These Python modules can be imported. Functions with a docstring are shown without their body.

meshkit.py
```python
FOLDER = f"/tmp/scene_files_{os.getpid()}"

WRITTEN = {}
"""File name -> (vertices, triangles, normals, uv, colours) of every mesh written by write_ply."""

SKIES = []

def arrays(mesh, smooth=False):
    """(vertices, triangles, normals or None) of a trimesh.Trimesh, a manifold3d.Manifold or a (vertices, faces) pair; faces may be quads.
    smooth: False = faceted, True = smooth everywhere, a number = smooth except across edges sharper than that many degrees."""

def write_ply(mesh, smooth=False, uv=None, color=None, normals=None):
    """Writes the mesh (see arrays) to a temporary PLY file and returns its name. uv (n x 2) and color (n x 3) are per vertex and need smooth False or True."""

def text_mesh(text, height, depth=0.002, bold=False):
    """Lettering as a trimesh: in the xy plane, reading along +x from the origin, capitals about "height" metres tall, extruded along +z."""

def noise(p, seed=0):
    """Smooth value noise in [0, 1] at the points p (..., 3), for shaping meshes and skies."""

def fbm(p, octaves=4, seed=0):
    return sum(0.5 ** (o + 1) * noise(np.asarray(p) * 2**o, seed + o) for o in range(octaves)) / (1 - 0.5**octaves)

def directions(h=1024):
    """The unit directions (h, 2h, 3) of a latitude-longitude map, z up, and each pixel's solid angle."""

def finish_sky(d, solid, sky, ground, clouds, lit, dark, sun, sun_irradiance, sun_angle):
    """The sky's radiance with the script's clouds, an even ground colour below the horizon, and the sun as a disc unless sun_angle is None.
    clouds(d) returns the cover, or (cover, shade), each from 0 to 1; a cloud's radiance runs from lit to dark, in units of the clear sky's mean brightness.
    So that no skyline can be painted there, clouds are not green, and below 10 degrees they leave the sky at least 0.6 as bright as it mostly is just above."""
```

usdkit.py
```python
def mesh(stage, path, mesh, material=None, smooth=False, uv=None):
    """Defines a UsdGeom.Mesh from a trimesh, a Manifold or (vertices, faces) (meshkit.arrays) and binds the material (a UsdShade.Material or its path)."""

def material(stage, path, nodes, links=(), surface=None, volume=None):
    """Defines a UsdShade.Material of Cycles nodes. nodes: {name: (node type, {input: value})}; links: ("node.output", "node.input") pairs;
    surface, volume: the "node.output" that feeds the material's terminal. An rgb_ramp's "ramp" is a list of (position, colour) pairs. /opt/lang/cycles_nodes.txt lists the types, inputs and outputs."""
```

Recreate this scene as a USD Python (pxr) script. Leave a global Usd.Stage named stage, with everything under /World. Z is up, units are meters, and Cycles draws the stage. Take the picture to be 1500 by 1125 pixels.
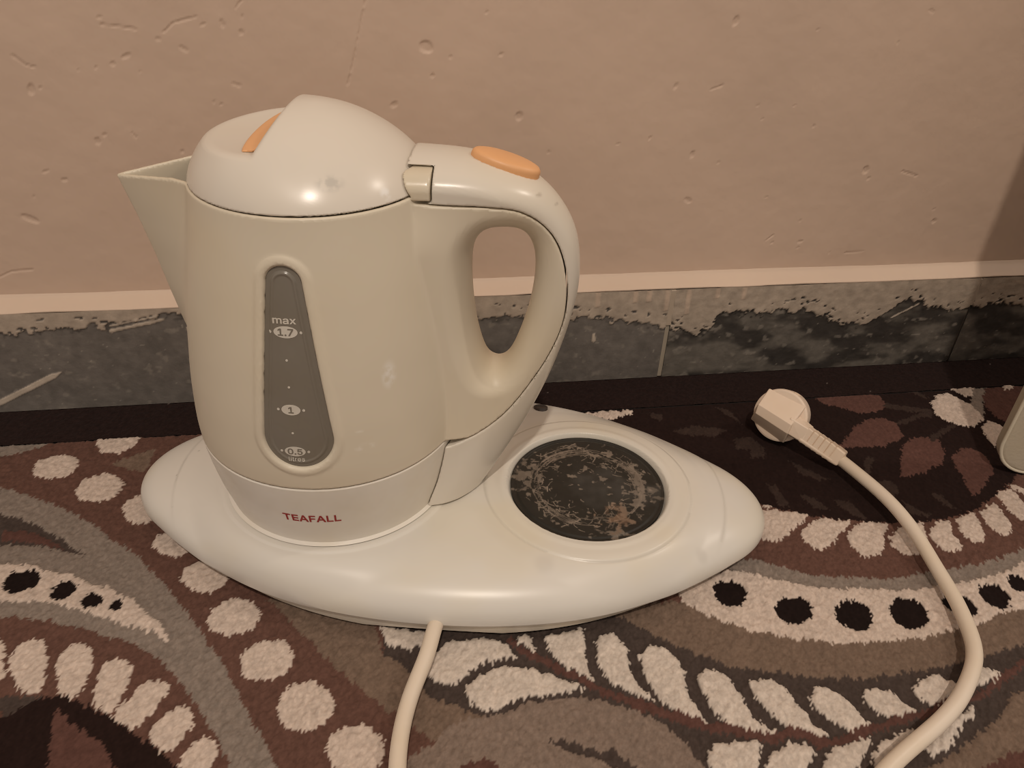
import math, random
import numpy as np
import trimesh
import manifold3d as m3
from scipy.interpolate import PchipInterpolator, CubicSpline
from scipy.ndimage import map_coordinates, gaussian_filter
from pxr import Usd, UsdGeom, UsdLux, UsdShade, Gf, Sdf, Vt
import usdkit, meshkit

stage = Usd.Stage.CreateInMemory()
UsdGeom.SetStageUpAxis(stage, UsdGeom.Tokens.z)
UsdGeom.SetStageMetersPerUnit(stage, 1.0)
W = UsdGeom.Xform.Define(stage, '/World')
stage.SetDefaultPrim(W.GetPrim())

# ------------------------------------------------------------------ camera, light, exposure
cam = UsdGeom.Camera.Define(stage, '/World/camera')
R_ = np.array([0.98864839, -0.14582624, 0.03618102]); U_ = np.array([0.05312043, 0.56450952, 0.8237155]); F_ = np.array([0.14054386, 0.81244305, -0.56584779])
M = Gf.Matrix4d(*R_, 0, *U_, 0, *(-F_), 0, 0.0, 0.0, 0.37393534, 1)
cam.AddTransformOp().Set(M)
cam.CreateHorizontalApertureAttr(36.0); cam.CreateVerticalApertureAttr(27.0)
cam.CreateFocalLengthAttr(1133 / 1500 * 36.0)
cam.CreateClippingRangeAttr(Gf.Vec2f(0.01, 50))
cam.CreateExposureAttr(0.0)

def bulb(name, pos, r, power, col):
    l = UsdLux.SphereLight.Define(stage, '/World/' + name)
    l.AddTranslateOp().Set(Gf.Vec3d(*pos)); l.CreateRadiusAttr(r); l.CreateIntensityAttr(power); l.CreateColorAttr(Gf.Vec3f(*col))
bulb('ceiling_bulb', (-0.10, -0.95, 2.25), 0.035, 1870.0, (1.0, 0.88, 0.76))
bulb('unseen_side_lamp', (1.55, 0.22, 1.75), 0.035, 430.0, (1.0, 0.88, 0.76))  # lamp out of view, placed to light the right-hand sides from above
dome = UsdLux.DomeLight.Define(stage, '/World/room_ambient')
dome.CreateIntensityAttr(0.16); dome.CreateColorAttr(Gf.Vec3f(1.0, 0.86, 0.74))

# ------------------------------------------------------------------ helpers
taken = {}
def numbered(path):
    n = taken.get(path, 0); taken[path] = n + 1
    return path if n == 0 else '%s_%03d' % (path, n)
def tag(p, label=None, cat=None, group=None, kind=None):
    for k, v in (('label', label), ('category', cat), ('group', group), ('kind', kind)):
        if v: p.SetCustomDataByKey(k, v)
    return p
def thing(name, label=None, cat=None, loc=(0, 0, 0), rotz=0, kind=None, group=None):
    x = UsdGeom.Xform.Define(stage, numbered('/World/' + name))
    x.AddTranslateOp().Set(Gf.Vec3d(*map(float, loc)))
    if rotz: x.AddRotateZOp().Set(float(rotz))
    return tag(x.GetPrim(), label, cat, group, kind)
def obj(name, mesh, mat, parent=None, smooth=35, tint=None, label=None):
    base = parent.GetPath().pathString if parent is not None else '/World'
    m = usdkit.mesh(stage, numbered(base + '/' + name), mesh, mat, smooth=smooth)
    if tint is not None:
        UsdGeom.PrimvarsAPI(m).CreatePrimvar('tint', Sdf.ValueTypeNames.Color3fArray, 'vertex').Set(Vt.Vec3fArray.FromNumpy(np.asarray(tint, np.float32)))
    return tag(m.GetPrim(), label)
def sstep(x, a, b):
    t = np.clip((x - a) / (b - a), 0, 1); return t * t * (3 - 2 * t)
def smax(a, b, k):
    h = np.clip(0.5 + 0.5 * (a - b) / k, 0, 1); return b + (a - b) * h + k * h * (1 - h)
def smin(a, b, k): return -smax(-a, -b, k)

def nets(f, lo, hi, h, iters=4):
    """Surface of f < 0 as a trimesh: dual grid, then moved onto the surface."""
    lo, hi = np.array(lo, float), np.array(hi, float)
    n = np.ceil((hi - lo) / h).astype(int) + 1
    ax = [lo[k] + h * np.arange(n[k]) for k in range(3)]
    X, Y, Z = np.meshgrid(*ax, indexing='ij', sparse=True)
    V = np.broadcast_to(f(X, Y, Z), n).astype(np.float32)
    s = V < 0
    c = np.zeros(n - 1, np.int8)
    for i in range(2):
        for j in range(2):
            for k in range(2):
                c += s[i:n[0] - 1 + i, j:n[1] - 1 + j, k:n[2] - 1 + k]
    act = (c > 0) & (c < 8)
    ids = -np.ones(n - 1, np.int64); I = np.argwhere(act); ids[act] = np.arange(len(I))
    acc = np.zeros((len(I), 3)); cnt = np.zeros(len(I))
    cor = np.array([(i, j, k) for i in range(2) for j in range(2) for k in range(2)])
    for a in range(8):
        for b in range(a + 1, 8):
            if np.abs(cor[a] - cor[b]).sum() != 1: continue
            pa, pb = I + cor[a], I + cor[b]
            va, vb = V[tuple(pa.T)], V[tuple(pb.T)]
            x = (va < 0) != (vb < 0)
            t = (va / np.where(x, va - vb, 1))[:, None]
            p = pa + (pb - pa) * t
            acc[x] += p[x]; cnt[x] += 1
    P = lo + h * acc / cnt[:, None]
    quads = []
    for d in range(3):
        e = [(d + 1) % 3, (d + 2) % 3]
        a = np.moveaxis(s, d, 0); x = a[:-1] != a[1:]
        x[:, 0, :] = False; x[:, -1, :] = False; x[:, :, 0] = False; x[:, :, -1] = False
        q = np.argwhere(x); rest = [k for k in range(3) if k != d]
        full = np.zeros((len(q), 3), int); full[:, d] = q[:, 0]; full[:, rest[0]] = q[:, 1]; full[:, rest[1]] = q[:, 2]
        o0 = np.zeros(3, int); o0[e[0]] = 1; o1 = np.zeros(3, int); o1[e[1]] = 1
        v = np.stack([ids[tuple((full - o0 - o1).T)], ids[tuple((full - o1).T)], ids[tuple(full.T)], ids[tuple((full - o0).T)]], 1)
        neg = s[tuple(full.T)]
        v[~neg] = v[~neg][:, ::-1]
        quads.append(v)
    Q = np.vstack(quads); Q = Q[(Q >= 0).all(1)]
    e = h * 0.15
    ev = lambda p: np.asarray(f(p[:, 0], p[:, 1], p[:, 2]))
    for _ in range(iters):
        g = np.stack([(ev(P + np.eye(3)[k] * e) - ev(P - np.eye(3)[k] * e)) / (2 * e) for k in range(3)], 1)
        st = -ev(P)[:, None] * g / np.maximum((g * g).sum(1, keepdims=True), 1e-3)
        l = np.linalg.norm(st, axis=1, keepdims=True)
        P = P + st * np.minimum(1, 0.5 * h / np.maximum(l, 1e-12))
    return trimesh.Trimesh(P, np.vstack([Q[:, [0, 1, 2]], Q[:, [0, 2, 3]]]), process=False)

def grid_mesh(P):
    """P: (a, b, 3) points -> (vertices, triangles)"""
    a, b = P.shape[:2]
    i = np.arange(a * b).reshape(a, b)
    q = np.stack([i[:-1, :-1], i[1:, :-1], i[1:, 1:], i[:-1, 1:]], -1).reshape(-1, 4)
    return trimesh.Trimesh(P.reshape(-1, 3), np.vstack([q[:, [0, 1, 2]], q[:, [0, 2, 3]]]), process=False)
def lathe(prof, n=160):
    prof = np.asarray(prof, float); a = np.linspace(0, 2 * np.pi, n, endpoint=False)
    P = np.stack([prof[:, None, 0] * np.cos(a), prof[:, None, 0] * np.sin(a), np.broadcast_to(prof[:, None, 1], (len(prof), n))], -1)
    i = np.arange(len(prof) * n).reshape(len(prof), n); j = np.roll(i, -1, 1)
    q = np.stack([i[:-1], j[:-1], j[1:], i[1:]], -1).reshape(-1, 4)
    m = trimesh.Trimesh(P.reshape(-1, 3), np.vstack([q[:, [0, 1, 2]], q[:, [0, 2, 3]]]), process=True)
    m.update_faces(m.nondegenerate_faces()); return m
def tube(pts, r, n=20, sub=160, up=(0, 0, 1)):
    pts = np.asarray(pts, float); t = np.r_[0, np.cumsum(np.linalg.norm(np.diff(pts, axis=0), axis=1))]
    s = CubicSpline(t, pts); u = np.linspace(0, t[-1], sub); P = s(u); T = s(u, 1); T /= np.linalg.norm(T, axis=1, keepdims=True)
    A = np.cross(T, np.array(up, float)); A /= np.linalg.norm(A, axis=1, keepdims=True); B = np.cross(A, T)
    a = np.linspace(0, 2 * np.pi, n, endpoint=False)
    rr = np.full(sub, r) if np.ndim(r) == 0 else np.interp(u / t[-1], *r)
    V = (P[:, None] + rr[:, None, None] * (A[:, None] * np.cos(a)[:, None] + B[:, None] * np.sin(a)[:, None])).reshape(-1, 3)
    i = np.arange(sub * n).reshape(sub, n); j = np.roll(i, -1, 1)
    q = np.stack([i[:-1], j[:-1], j[1:], i[1:]], -1).reshape(-1, 4)
    f = [q[:, [0, 2, 1]], q[:, [0, 3, 2]]]
    V = np.vstack([V, P[:1], P[-1:]]); k = len(V)
    f += [np.stack([np.full(n, k - 2), i[0], j[0]], 1), np.stack([np.full(n, k - 1), j[-1], i[-1]], 1)]
    m = trimesh.Trimesh(V, np.vstack(f), process=False); m.fix_normals(); return m
def rbox(c, s, r, n=20):
    c, s = np.array(c, float), np.array(s, float) / 2 - r
    sp = m3.Manifold.sphere(r, n)
    return m3.Manifold.batch_hull([sp.translate((c + s * np.array(k)).tolist()) for k in np.ndindex(2, 2, 2) for k in [np.array(k) * 2 - 1]])

def mat(name, nodes, links, surface='p.BSDF'): return usdkit.material(stage, '/World/Looks/' + name, nodes, links, surface=surface)
def plastic(name, col, rough=0.3, blotch=0.06, bump=0.02, stain=None, spec=0.5):
    """Moulded plastic: colour with faint uneven yellowing and fine dust, soft gloss."""
    c = np.array(col); st = np.array(stain) if stain is not None else c * np.array([0.93, 0.89, 0.80])
    return mat(name, {'g': ('texture_coordinate', {}), 'n': ('noise_texture', {'scale': 14.0, 'detail': 5.0, 'roughness': 0.6}),
        'r': ('rgb_ramp', {'ramp': [(0.35, tuple(c)), (0.75, tuple(st))]}),
        'd': ('noise_texture', {'scale': 420.0, 'detail': 2.0}), 'b': ('bump', {'strength': bump, 'distance': 0.001}),
        'n2': ('noise_texture', {'scale': 45.0, 'detail': 4.0}), 'mr': ('map_range', {'from_min': 0.3, 'from_max': 0.7, 'to_min': rough - 0.06, 'to_max': rough + 0.10}),
        'p': ('principled_bsdf', {'roughness': rough, 'specular_ior_level': spec})},
        [('g.object', 'n.vector'), ('g.object', 'd.vector'), ('g.object', 'n2.vector'), ('n.fac', 'r.fac'), ('r.color', 'p.base_color'), ('d.fac', 'b.height'), ('b.normal', 'p.normal'), ('n2.fac', 'mr.value'), ('mr.result', 'p.roughness')])
def tinted(name, rough=0.6, bscale=300.0, bump=0.3, bdist=0.001, vscale=60.0, vamt=0.15, sheen=0.0, spec=0.3):
    """Colour from the mesh's own tint, varied a little by noise."""
    return mat(name, {'a': ('attribute', {'attribute': 'tint'}), 'g': ('texture_coordinate', {}), 'n': ('noise_texture', {'scale': vscale, 'detail': 4.0}),
        'mr': ('map_range', {'from_min': 0.25, 'from_max': 0.75, 'to_min': 1 - vamt, 'to_max': 1 + vamt}),
        'v': ('hsv', {}), 'd': ('noise_texture', {'scale': bscale, 'detail': 3.0}), 'b': ('bump', {'strength': bump, 'distance': bdist}),
        'p': ('principled_bsdf', {'roughness': rough, 'sheen_weight': sheen, 'specular_ior_level': spec})},
        [('g.object', 'n.vector'), ('g.object', 'd.vector'), ('n.fac', 'mr.value'), ('mr.result', 'v.value'), ('a.color', 'v.color'), ('v.color', 'p.base_color'), ('d.fac', 'b.height'), ('b.normal', 'p.normal')])

KETTLE = plastic('kettle_cream', (0.60, 0.50, 0.36), 0.36)
COVER = plastic('kettle_ivory', (0.68, 0.62, 0.50), 0.28)
RINGM = plastic('kettle_base_ring', (0.74, 0.70, 0.64), 0.34)
BASEM = plastic('base_ivory', (0.72, 0.65, 0.52), 0.30, stain=(0.68, 0.585, 0.42))
TRAYM = plastic('tray_ivory', (0.64, 0.59, 0.51), 0.4)
PEACH = plastic('peach_button', (0.78, 0.42, 0.20), 0.42)
CORDM = plastic('cord_cream', (0.72, 0.62, 0.51), 0.42)
PLUGM = plastic('plug_cream', (0.72, 0.585, 0.47), 0.45)
GAUGEM = plastic('gauge_smoke', (0.20, 0.178, 0.148), 0.25)
PRINTM = plastic('gauge_print', (0.62, 0.58, 0.52), 0.5)
REDM = plastic('red_print', (0.30, 0.012, 0.012), 0.45)
LENSM = plastic('lens_dark', (0.06, 0.045, 0.04), 0.25)
SCUFFM = plastic('scuff_white', (0.80, 0.76, 0.68), 0.6)
PANELM = plastic('panel_beige', (0.46, 0.40, 0.31), 0.6, bump=0.3)
TRIMM = plastic('panel_trim', (0.60, 0.54, 0.43), 0.5)
RUGM = tinted('rug_pile', 1.0, 1500.0, 0.2, 0.0008, 500.0, 0.12, sheen=0.04, spec=0.02)
BORDERM = tinted('rug_border', 0.9, 900.0, 0.5, 0.001, 350.0, 0.2, sheen=0.03, spec=0.03)
WALLM = tinted('wall_paint', 0.55, 55.0, 0.12, 0.004, 9.0, 0.05, spec=0.35)
TILEM = tinted('skirting_stone', 0.5, 260.0, 0.25, 0.001, 120.0, 0.2, spec=0.4)
PLATEM = tinted('hot_plate', 0.38, 500.0, 0.1, 0.0005, 90.0, 0.25, spec=0.45)

# ------------------------------------------------------------------ room: floor, wall with dents, skirting of stone tiles half painted over
PHI = -11.3
OX, OY = 0.02989656, 0.39980098           # middle of the kettle's power base on the rug
WALL_Y, SKIRT_Y = 0.548, 0.536
rng = np.random.default_rng(7)
floor = obj('floor', rbox((0.1, -0.9, -0.03), (4.4, 3.2, 0.05), 0.004), plastic('floor_screed', (0.20, 0.16, 0.13), 0.7))
tag(floor, 'grey screed floor under the rug', 'floor', kind='structure')

DENTS = [[-1713,2818,31,17],[-1613,2594,59,23],[-1699,2548,25,20],[-1807,2528,15,17],[-2225,2395,37,58],[-2169,2404,18,17],[-1253,2639,50,20],[-995,2791,22,44],[-1111,2784,34,17],[-888,2741,25,23],[-868,2834,14,15],[-1395,2697,28,15],[-966,2424,56,15],[-1084,2300,22,17],[-1128,2314,18,10],[-1913,2064,28,40],[-1857,2105,22,20],[-2284,1866,47,15],[-2187,1804,34,22],[-2412,1690,14,13],[-1392,1989,22,17],[-1914,2511,12,13],[-1548,2503,15,11],[-2484,1534,94,34],[278,2661,82,68],[436,2603,17,19],[315,2483,23,21],[48,2294,43,29],[775,2620,25,19],[675,2876,21,17],[913,2214,45,55],[2032,2415,21,38],[1891,2051,15,29],[1141,1957,17,12],[1655,2012,27,14],[2389,2844,39,59],[2241,1925,27,38],[2269,1568,54,27],[3692,1787,41,50],[3735,1718,20,22],[4445,1344,31,29],[4406,1447,23,13],[3299,1193,41,18],[3292,1139,23,13],[3056,1189,18,18],[2680,2282,14,15],[2740,2185,12,13],[3159,2130,16,18],[2964,2281,18,15],[2460,1861,12,18],[3006,2798,8,13],[3643,2719,14,11],[3827,2928,46,11],[3251,1374,18,18],[2911,1581,16,13],[3587,1086,12,9]]
SCR = [[[-1712,2777],[-1614,2768],[-1517,2753]],[[-2275,2600],[-2214,2542],[-2160,2526]],[[-1353,2739],[-1288,2792],[-1147,2828]],[[-899,2880],[-878,2906],[-853,2927]],[[-1684,2116],[-1664,2086]],[[-101,2938],[-149,2765],[-209,2557],[-252,2428]],[[2304,2396],[2381,2423]],[[4008,1773],[4150,1731]],[[3730,1081],[3893,1087]],[[-2812,1099],[-2716,1140],[-2582,1147]],[[2998,1212],[3050,1257]]]
def wall_mesh():
    xs = np.r_[np.linspace(-2.0, -0.36, 9), np.arange(-0.32, 0.57, 0.00096), np.linspace(0.59, 2.2, 9)]
    zs = np.r_[np.array([0.0, 0.045]), np.arange(0.085, 0.325, 0.00096), np.linspace(0.35, 2.4, 12)]
    X, Z = np.meshgrid(xs, zs, indexing='ij')
    P = np.stack([X, 0 * X, Z], -1)
    d = 0.0010 * (meshkit.fbm(P * 9, 3, 3) - 0.5) + 0.00035 * (meshkit.fbm(P * 60, 3, 5) - 0.5)
    wob = meshkit.fbm(P * 180, 2, 9) - 0.5
    for k, (x, z, a, b) in enumerate(DENTS):
        x, z, a, b = x * 1e-4, z * 1e-4, max(a * 1e-4 * .62, 0.0008), max(b * 1e-4 * .62, 0.0008)
        t = rng.uniform(-0.5, 0.5)
        u, w = X - x, Z - z
        u, w = (u * math.cos(t) + w * math.sin(t)) / a, (-u * math.sin(t) + w * math.cos(t)) / b
        r = np.sqrt(u * u + w * w) + 0.5 * wob
        d += min(0.0009, 0.00025 + 0.20 * min(a, b)) * (1 - sstep(r, 0.70, 1.06))
    for line in SCR:
        q = np.array(line, float) * 1e-4
        best = np.full(X.shape, 9.0)
        for p0, p1 in zip(q[:-1], q[1:]):
            e = p1 - p0; tt = np.clip(((X - p0[0]) * e[0] + (Z - p0[1]) * e[1]) / (e @ e), 0, 1)
            best = np.minimum(best, np.hypot(X - p0[0] - tt * e[0], Z - p0[1] - tt * e[1]))
        d += 0.0007 * (1 - sstep(best + 0.0012 * np.abs(wob), 0.0001, 0.0010))
    P[..., 1] = WALL_Y + d
    return grid_mesh(P[:, ::1]), P
wm, P = wall_mesh()
if wm.face_normals[0, 1] > 0: wm.invert()
wt = np.tile([0.585, 0.435, 0.335], (len(wm.vertices), 1))
wt *= (1 + 0.10 * (meshkit.fbm(wm.vertices * 7, 3, 21) - 0.5))[:, None]
tag(obj('wall_back', wm, WALLM, smooth=True, tint=wt), 'pinkish beige painted plaster wall full of small dents and scratches', 'wall', kind='structure')

# ledge of paint on top of the skirting
def ledge_mesh():
    xs = np.r_[np.linspace(-2.0, -0.36, 6), np.arange(-0.34, 0.60, 0.002), np.linspace(0.62, 2.2, 6)]
    prof = np.array([(0.0008, 0.0850), (-0.0004, 0.0862), (0.0004, 0.0870), (0.003, 0.0886), (0.006, 0.0905), (0.009, 0.0925), (0.0115, 0.0946), (0.0138, 0.0985), (0.017, 0.101)])
    A = np.repeat(xs[:, None], len(prof), 1); Q = np.broadcast_to(prof, (len(xs), len(prof), 2))
    P = np.stack([A, SKIRT_Y + Q[..., 0], Q[..., 1]], -1)
    w = meshkit.fbm(np.stack([A * 28, Q[..., 0] * 200, 0 * A], -1), 4, 31) - 0.5
    P[..., 2] += 0.0016 * w; P[..., 1] += 0.0010 * w
    return grid_mesh(P)
lm = ledge_mesh()
if lm.face_normals[:, 2].mean() < 0: lm.invert()
tag(obj('trim_1', lm, WALLM, smooth=True, tint=np.tile([0.60, 0.46, 0.355], (len(lm.vertices), 1))), 'thickly painted sloping ledge on top of the skirting', 'trim', kind='structure')

PAINT = np.array([-2895, 693, -2758, 686, -2606, 725, -2418, 728, -2226, 736, -2189, 693, -2101, 759, -1932, 762, -1732, 794, -1626, 789, -437, 739, 1440, 633, 1641, 623, 1937, 577, 2183, 513, 2305, 493, 2497, 430, 2608, 492, 2673, 621, 2952, 595, 3133, 606, 3312, 631, 3440, 619, 3580, 566, 3842, 452, 4032, 442, 4174, 504, 4340, 679, 4481, 647, 4776, 559, 4875, 561, 4996, 590, 5195, 595, 5540, 580]).reshape(-1, 2) * 1e-4
DRIP = np.array([[1603, 721], [2189, 662], [2374, 622], [2847, 743], [1915, 751], [2029, 759], [2615, 766]]).reshape(-1, 2) * 1e-4
base = thing('baseboard_back', 'grey stone tile skirting, its upper edge smeared with beige wall paint', 'skirting', kind='structure')
def tile(x0, x1, dark, seed):
    lo, hi = max(x0, -0.36), min(x1, 0.62)
    xs = np.unique(np.r_[np.linspace(x0, lo, 4) if lo > x0 else [x0], np.arange(lo, hi, 0.0011), np.linspace(hi, x1, 4) if x1 > hi else [x1]])
    zs = np.arange(0.0, 0.0861, 0.0010)
    X, Z = np.meshgrid(xs, zs, indexing='ij'); Pn = np.stack([X, 0 * X, Z], -1)
    rag = meshkit.fbm(Pn * 160, 3, seed) - 0.5; rag2 = meshkit.fbm(Pn * np.array([420, 1, 150]), 2, seed + 1) - 0.5
    edge = np.interp(X, PAINT[:, 0], PAINT[:, 1], left=0.070, right=0.060)
    pm = (Z - edge + 0.012 * rag + 0.008 * rag2 * (meshkit.noise(Pn * 14, seed) > 0.35)) 
    paint = sstep(pm, -0.0004, 0.0006)
    chips = (meshkit.fbm(Pn * np.array([230, 1, 300]), 2, 77) > 0.735) & (Z < edge + 0.012) & (Z < 0.082); paint[chips] *= 0.0
    drip = np.zeros_like(X)
    for dx, dz in DRIP:
        drip = np.maximum(drip, (1 - sstep(np.abs(X - dx + 0.05 * (Z - dz)), 0.0012, 0.0026)) * (Z > dz))
    p0, p1 = np.array([-0.3084, 0.0089]), np.array([-0.2571, 0.0343]); e = p1 - p0
    tt = np.clip(((X - p0[0]) * e[0] + (Z - p0[1]) * e[1]) / (e @ e), -1.2, 1); wdt = 0.0021 * np.clip(np.minimum((1 - tt) * 9, 1), 0.05, 1)
    streak = 1 - sstep(np.hypot(X - p0[0] - tt * e[0], Z - p0[1] - tt * e[1]) - wdt + 0.0006 * rag, -0.0002, 0.0005)
    for q0, q1, w_ in (((-0.213, 0.0685), (-0.175, 0.0765), 0.0012), ((-0.212, 0.073), (-0.178, 0.0795), 0.0007), ((-0.158, 0.0685), (-0.157, 0.0655), 0.0011), ((0.428, 0.050), (0.449, 0.0625), 0.0007), ((0.160, 0.046), (0.160, 0.040), 0.0012)):
        q0, q1 = np.array(q0), np.array(q1); e = q1 - q0; tt = np.clip(((X - q0[0]) * e[0] + (Z - q0[1]) * e[1]) / (e @ e), 0, 1)
        streak = np.maximum(streak, 1 - sstep(np.hypot(X - q0[0] - tt * e[0], Z - q0[1] - tt * e[1]) - w_ + 0.0012 * rag2, -0.0002, 0.0004))
    n1 = meshkit.fbm(Pn * 38, 4, seed + 3); n2 = meshkit.fbm(Pn * 150, 3, seed + 4)
    stone = np.array([0.150, 0.132, 0.116]) * (0.80 + 0.40 * n1)[..., None]
    if dark:
        v = sstep(meshkit.fbm(Pn * np.array([30, 1, 55]) + 3, 4, seed + 6), 0.36, 0.62)[..., None]
        stone = np.array([0.045, 0.039, 0.034]) * (1 - v) + np.array([0.145, 0.128, 0.108]) * v
    speck = sstep(n2, 0.66, 0.80)[..., None]
    stone = stone * (1 - 0.6 * speck) + np.array([0.25, 0.22, 0.185]) * 0.6 * speck
    fl = (meshkit.noise(Pn * 420, seed + 8) > 0.965)[..., None] * 0.5
    stone = stone * (1 - fl) + np.array([0.36, 0.32, 0.27]) * fl
    pc = np.array([0.41, 0.335, 0.265]) * (0.93 + 0.14 * meshkit.fbm(Pn * 50, 3, seed + 5))[..., None]
    rim = (sstep(pm, -0.0035, -0.0008) * (1 - paint) * (n2 > 0.38))[..., None] * (0.85 if dark else 0.55)
    stone = stone * (1 - rim) + np.array([0.022, 0.019, 0.017]) * rim
    col = stone * (1 - paint[..., None]) + pc * paint[..., None]
    col = col * (1 - drip[..., None] * 0.8) + np.array([0.56, 0.43, 0.33]) * drip[..., None] * 0.8
    col = col * (1 - streak[..., None]) + np.array([0.46, 0.385, 0.31]) * streak[..., None]
    d = 0.0007 * paint + 0.0004 * drip + 0.0005 * streak + 0.0003 * (n1 - 0.5)
    if dark: d = d + 0.0006 * (n2 - 0.5)
    Pn[..., 1] = SKIRT_Y - d
    m = grid_mesh(Pn)
    if m.face_normals[:, 1].mean() > 0: m.invert()
    v = [m.vertices]; f = [m.faces]; c = [col.reshape(-1, 3)]
    b = trimesh.creation.box((x1 - x0, 0.0118, 0.0855)); b.apply_translation(((x0 + x1) / 2, SKIRT_Y + 0.0064, 0.04275))
    v.append(b.vertices); f.append(b.faces + len(m.vertices)); c.append(np.tile([0.08, 0.07, 0.06], (len(b.vertices), 1)))
    return trimesh.Trimesh(np.vstack(v), np.vstack(f), process=False), np.vstack(c)
for x0, x1, dk, sd in ((-0.80, 0.2212, False, 41), (0.2252, 0.4998, True, 52), (0.5018, 1.40, True, 63)):
    tm, tc = tile(x0, x1, dk, sd)
    obj('tile', tm, TILEM, base, smooth=True, tint=tc)
GROUT, FILL = plastic('grout_pale', (0.36, 0.31, 0.25), 0.8), plastic('paint_in_joint', (0.43, 0.35, 0.275), 0.6)
GROUTD = plastic('grout_dark', (0.10, 0.085, 0.07), 0.8)
for xj, w_, zt in ((0.2232, 0.0044, 0.0520), (0.5008, 0.0022, 0.0590)):
    obj('grout_joint', rbox((xj, SKIRT_Y + 0.0053, zt / 2), (w_, 0.0094, zt), 0.0008, 12), GROUT if xj < .3 else GROUTD, base, label='pale vertical grout line between two stone tiles' if xj < .3 else None)
    obj('joint_paint', rbox((xj, SKIRT_Y + 0.0049, (zt + 0.0852) / 2), (w_ + 0.0006, 0.0112, 0.0852 - zt), 0.0007, 12), FILL, base)

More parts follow.
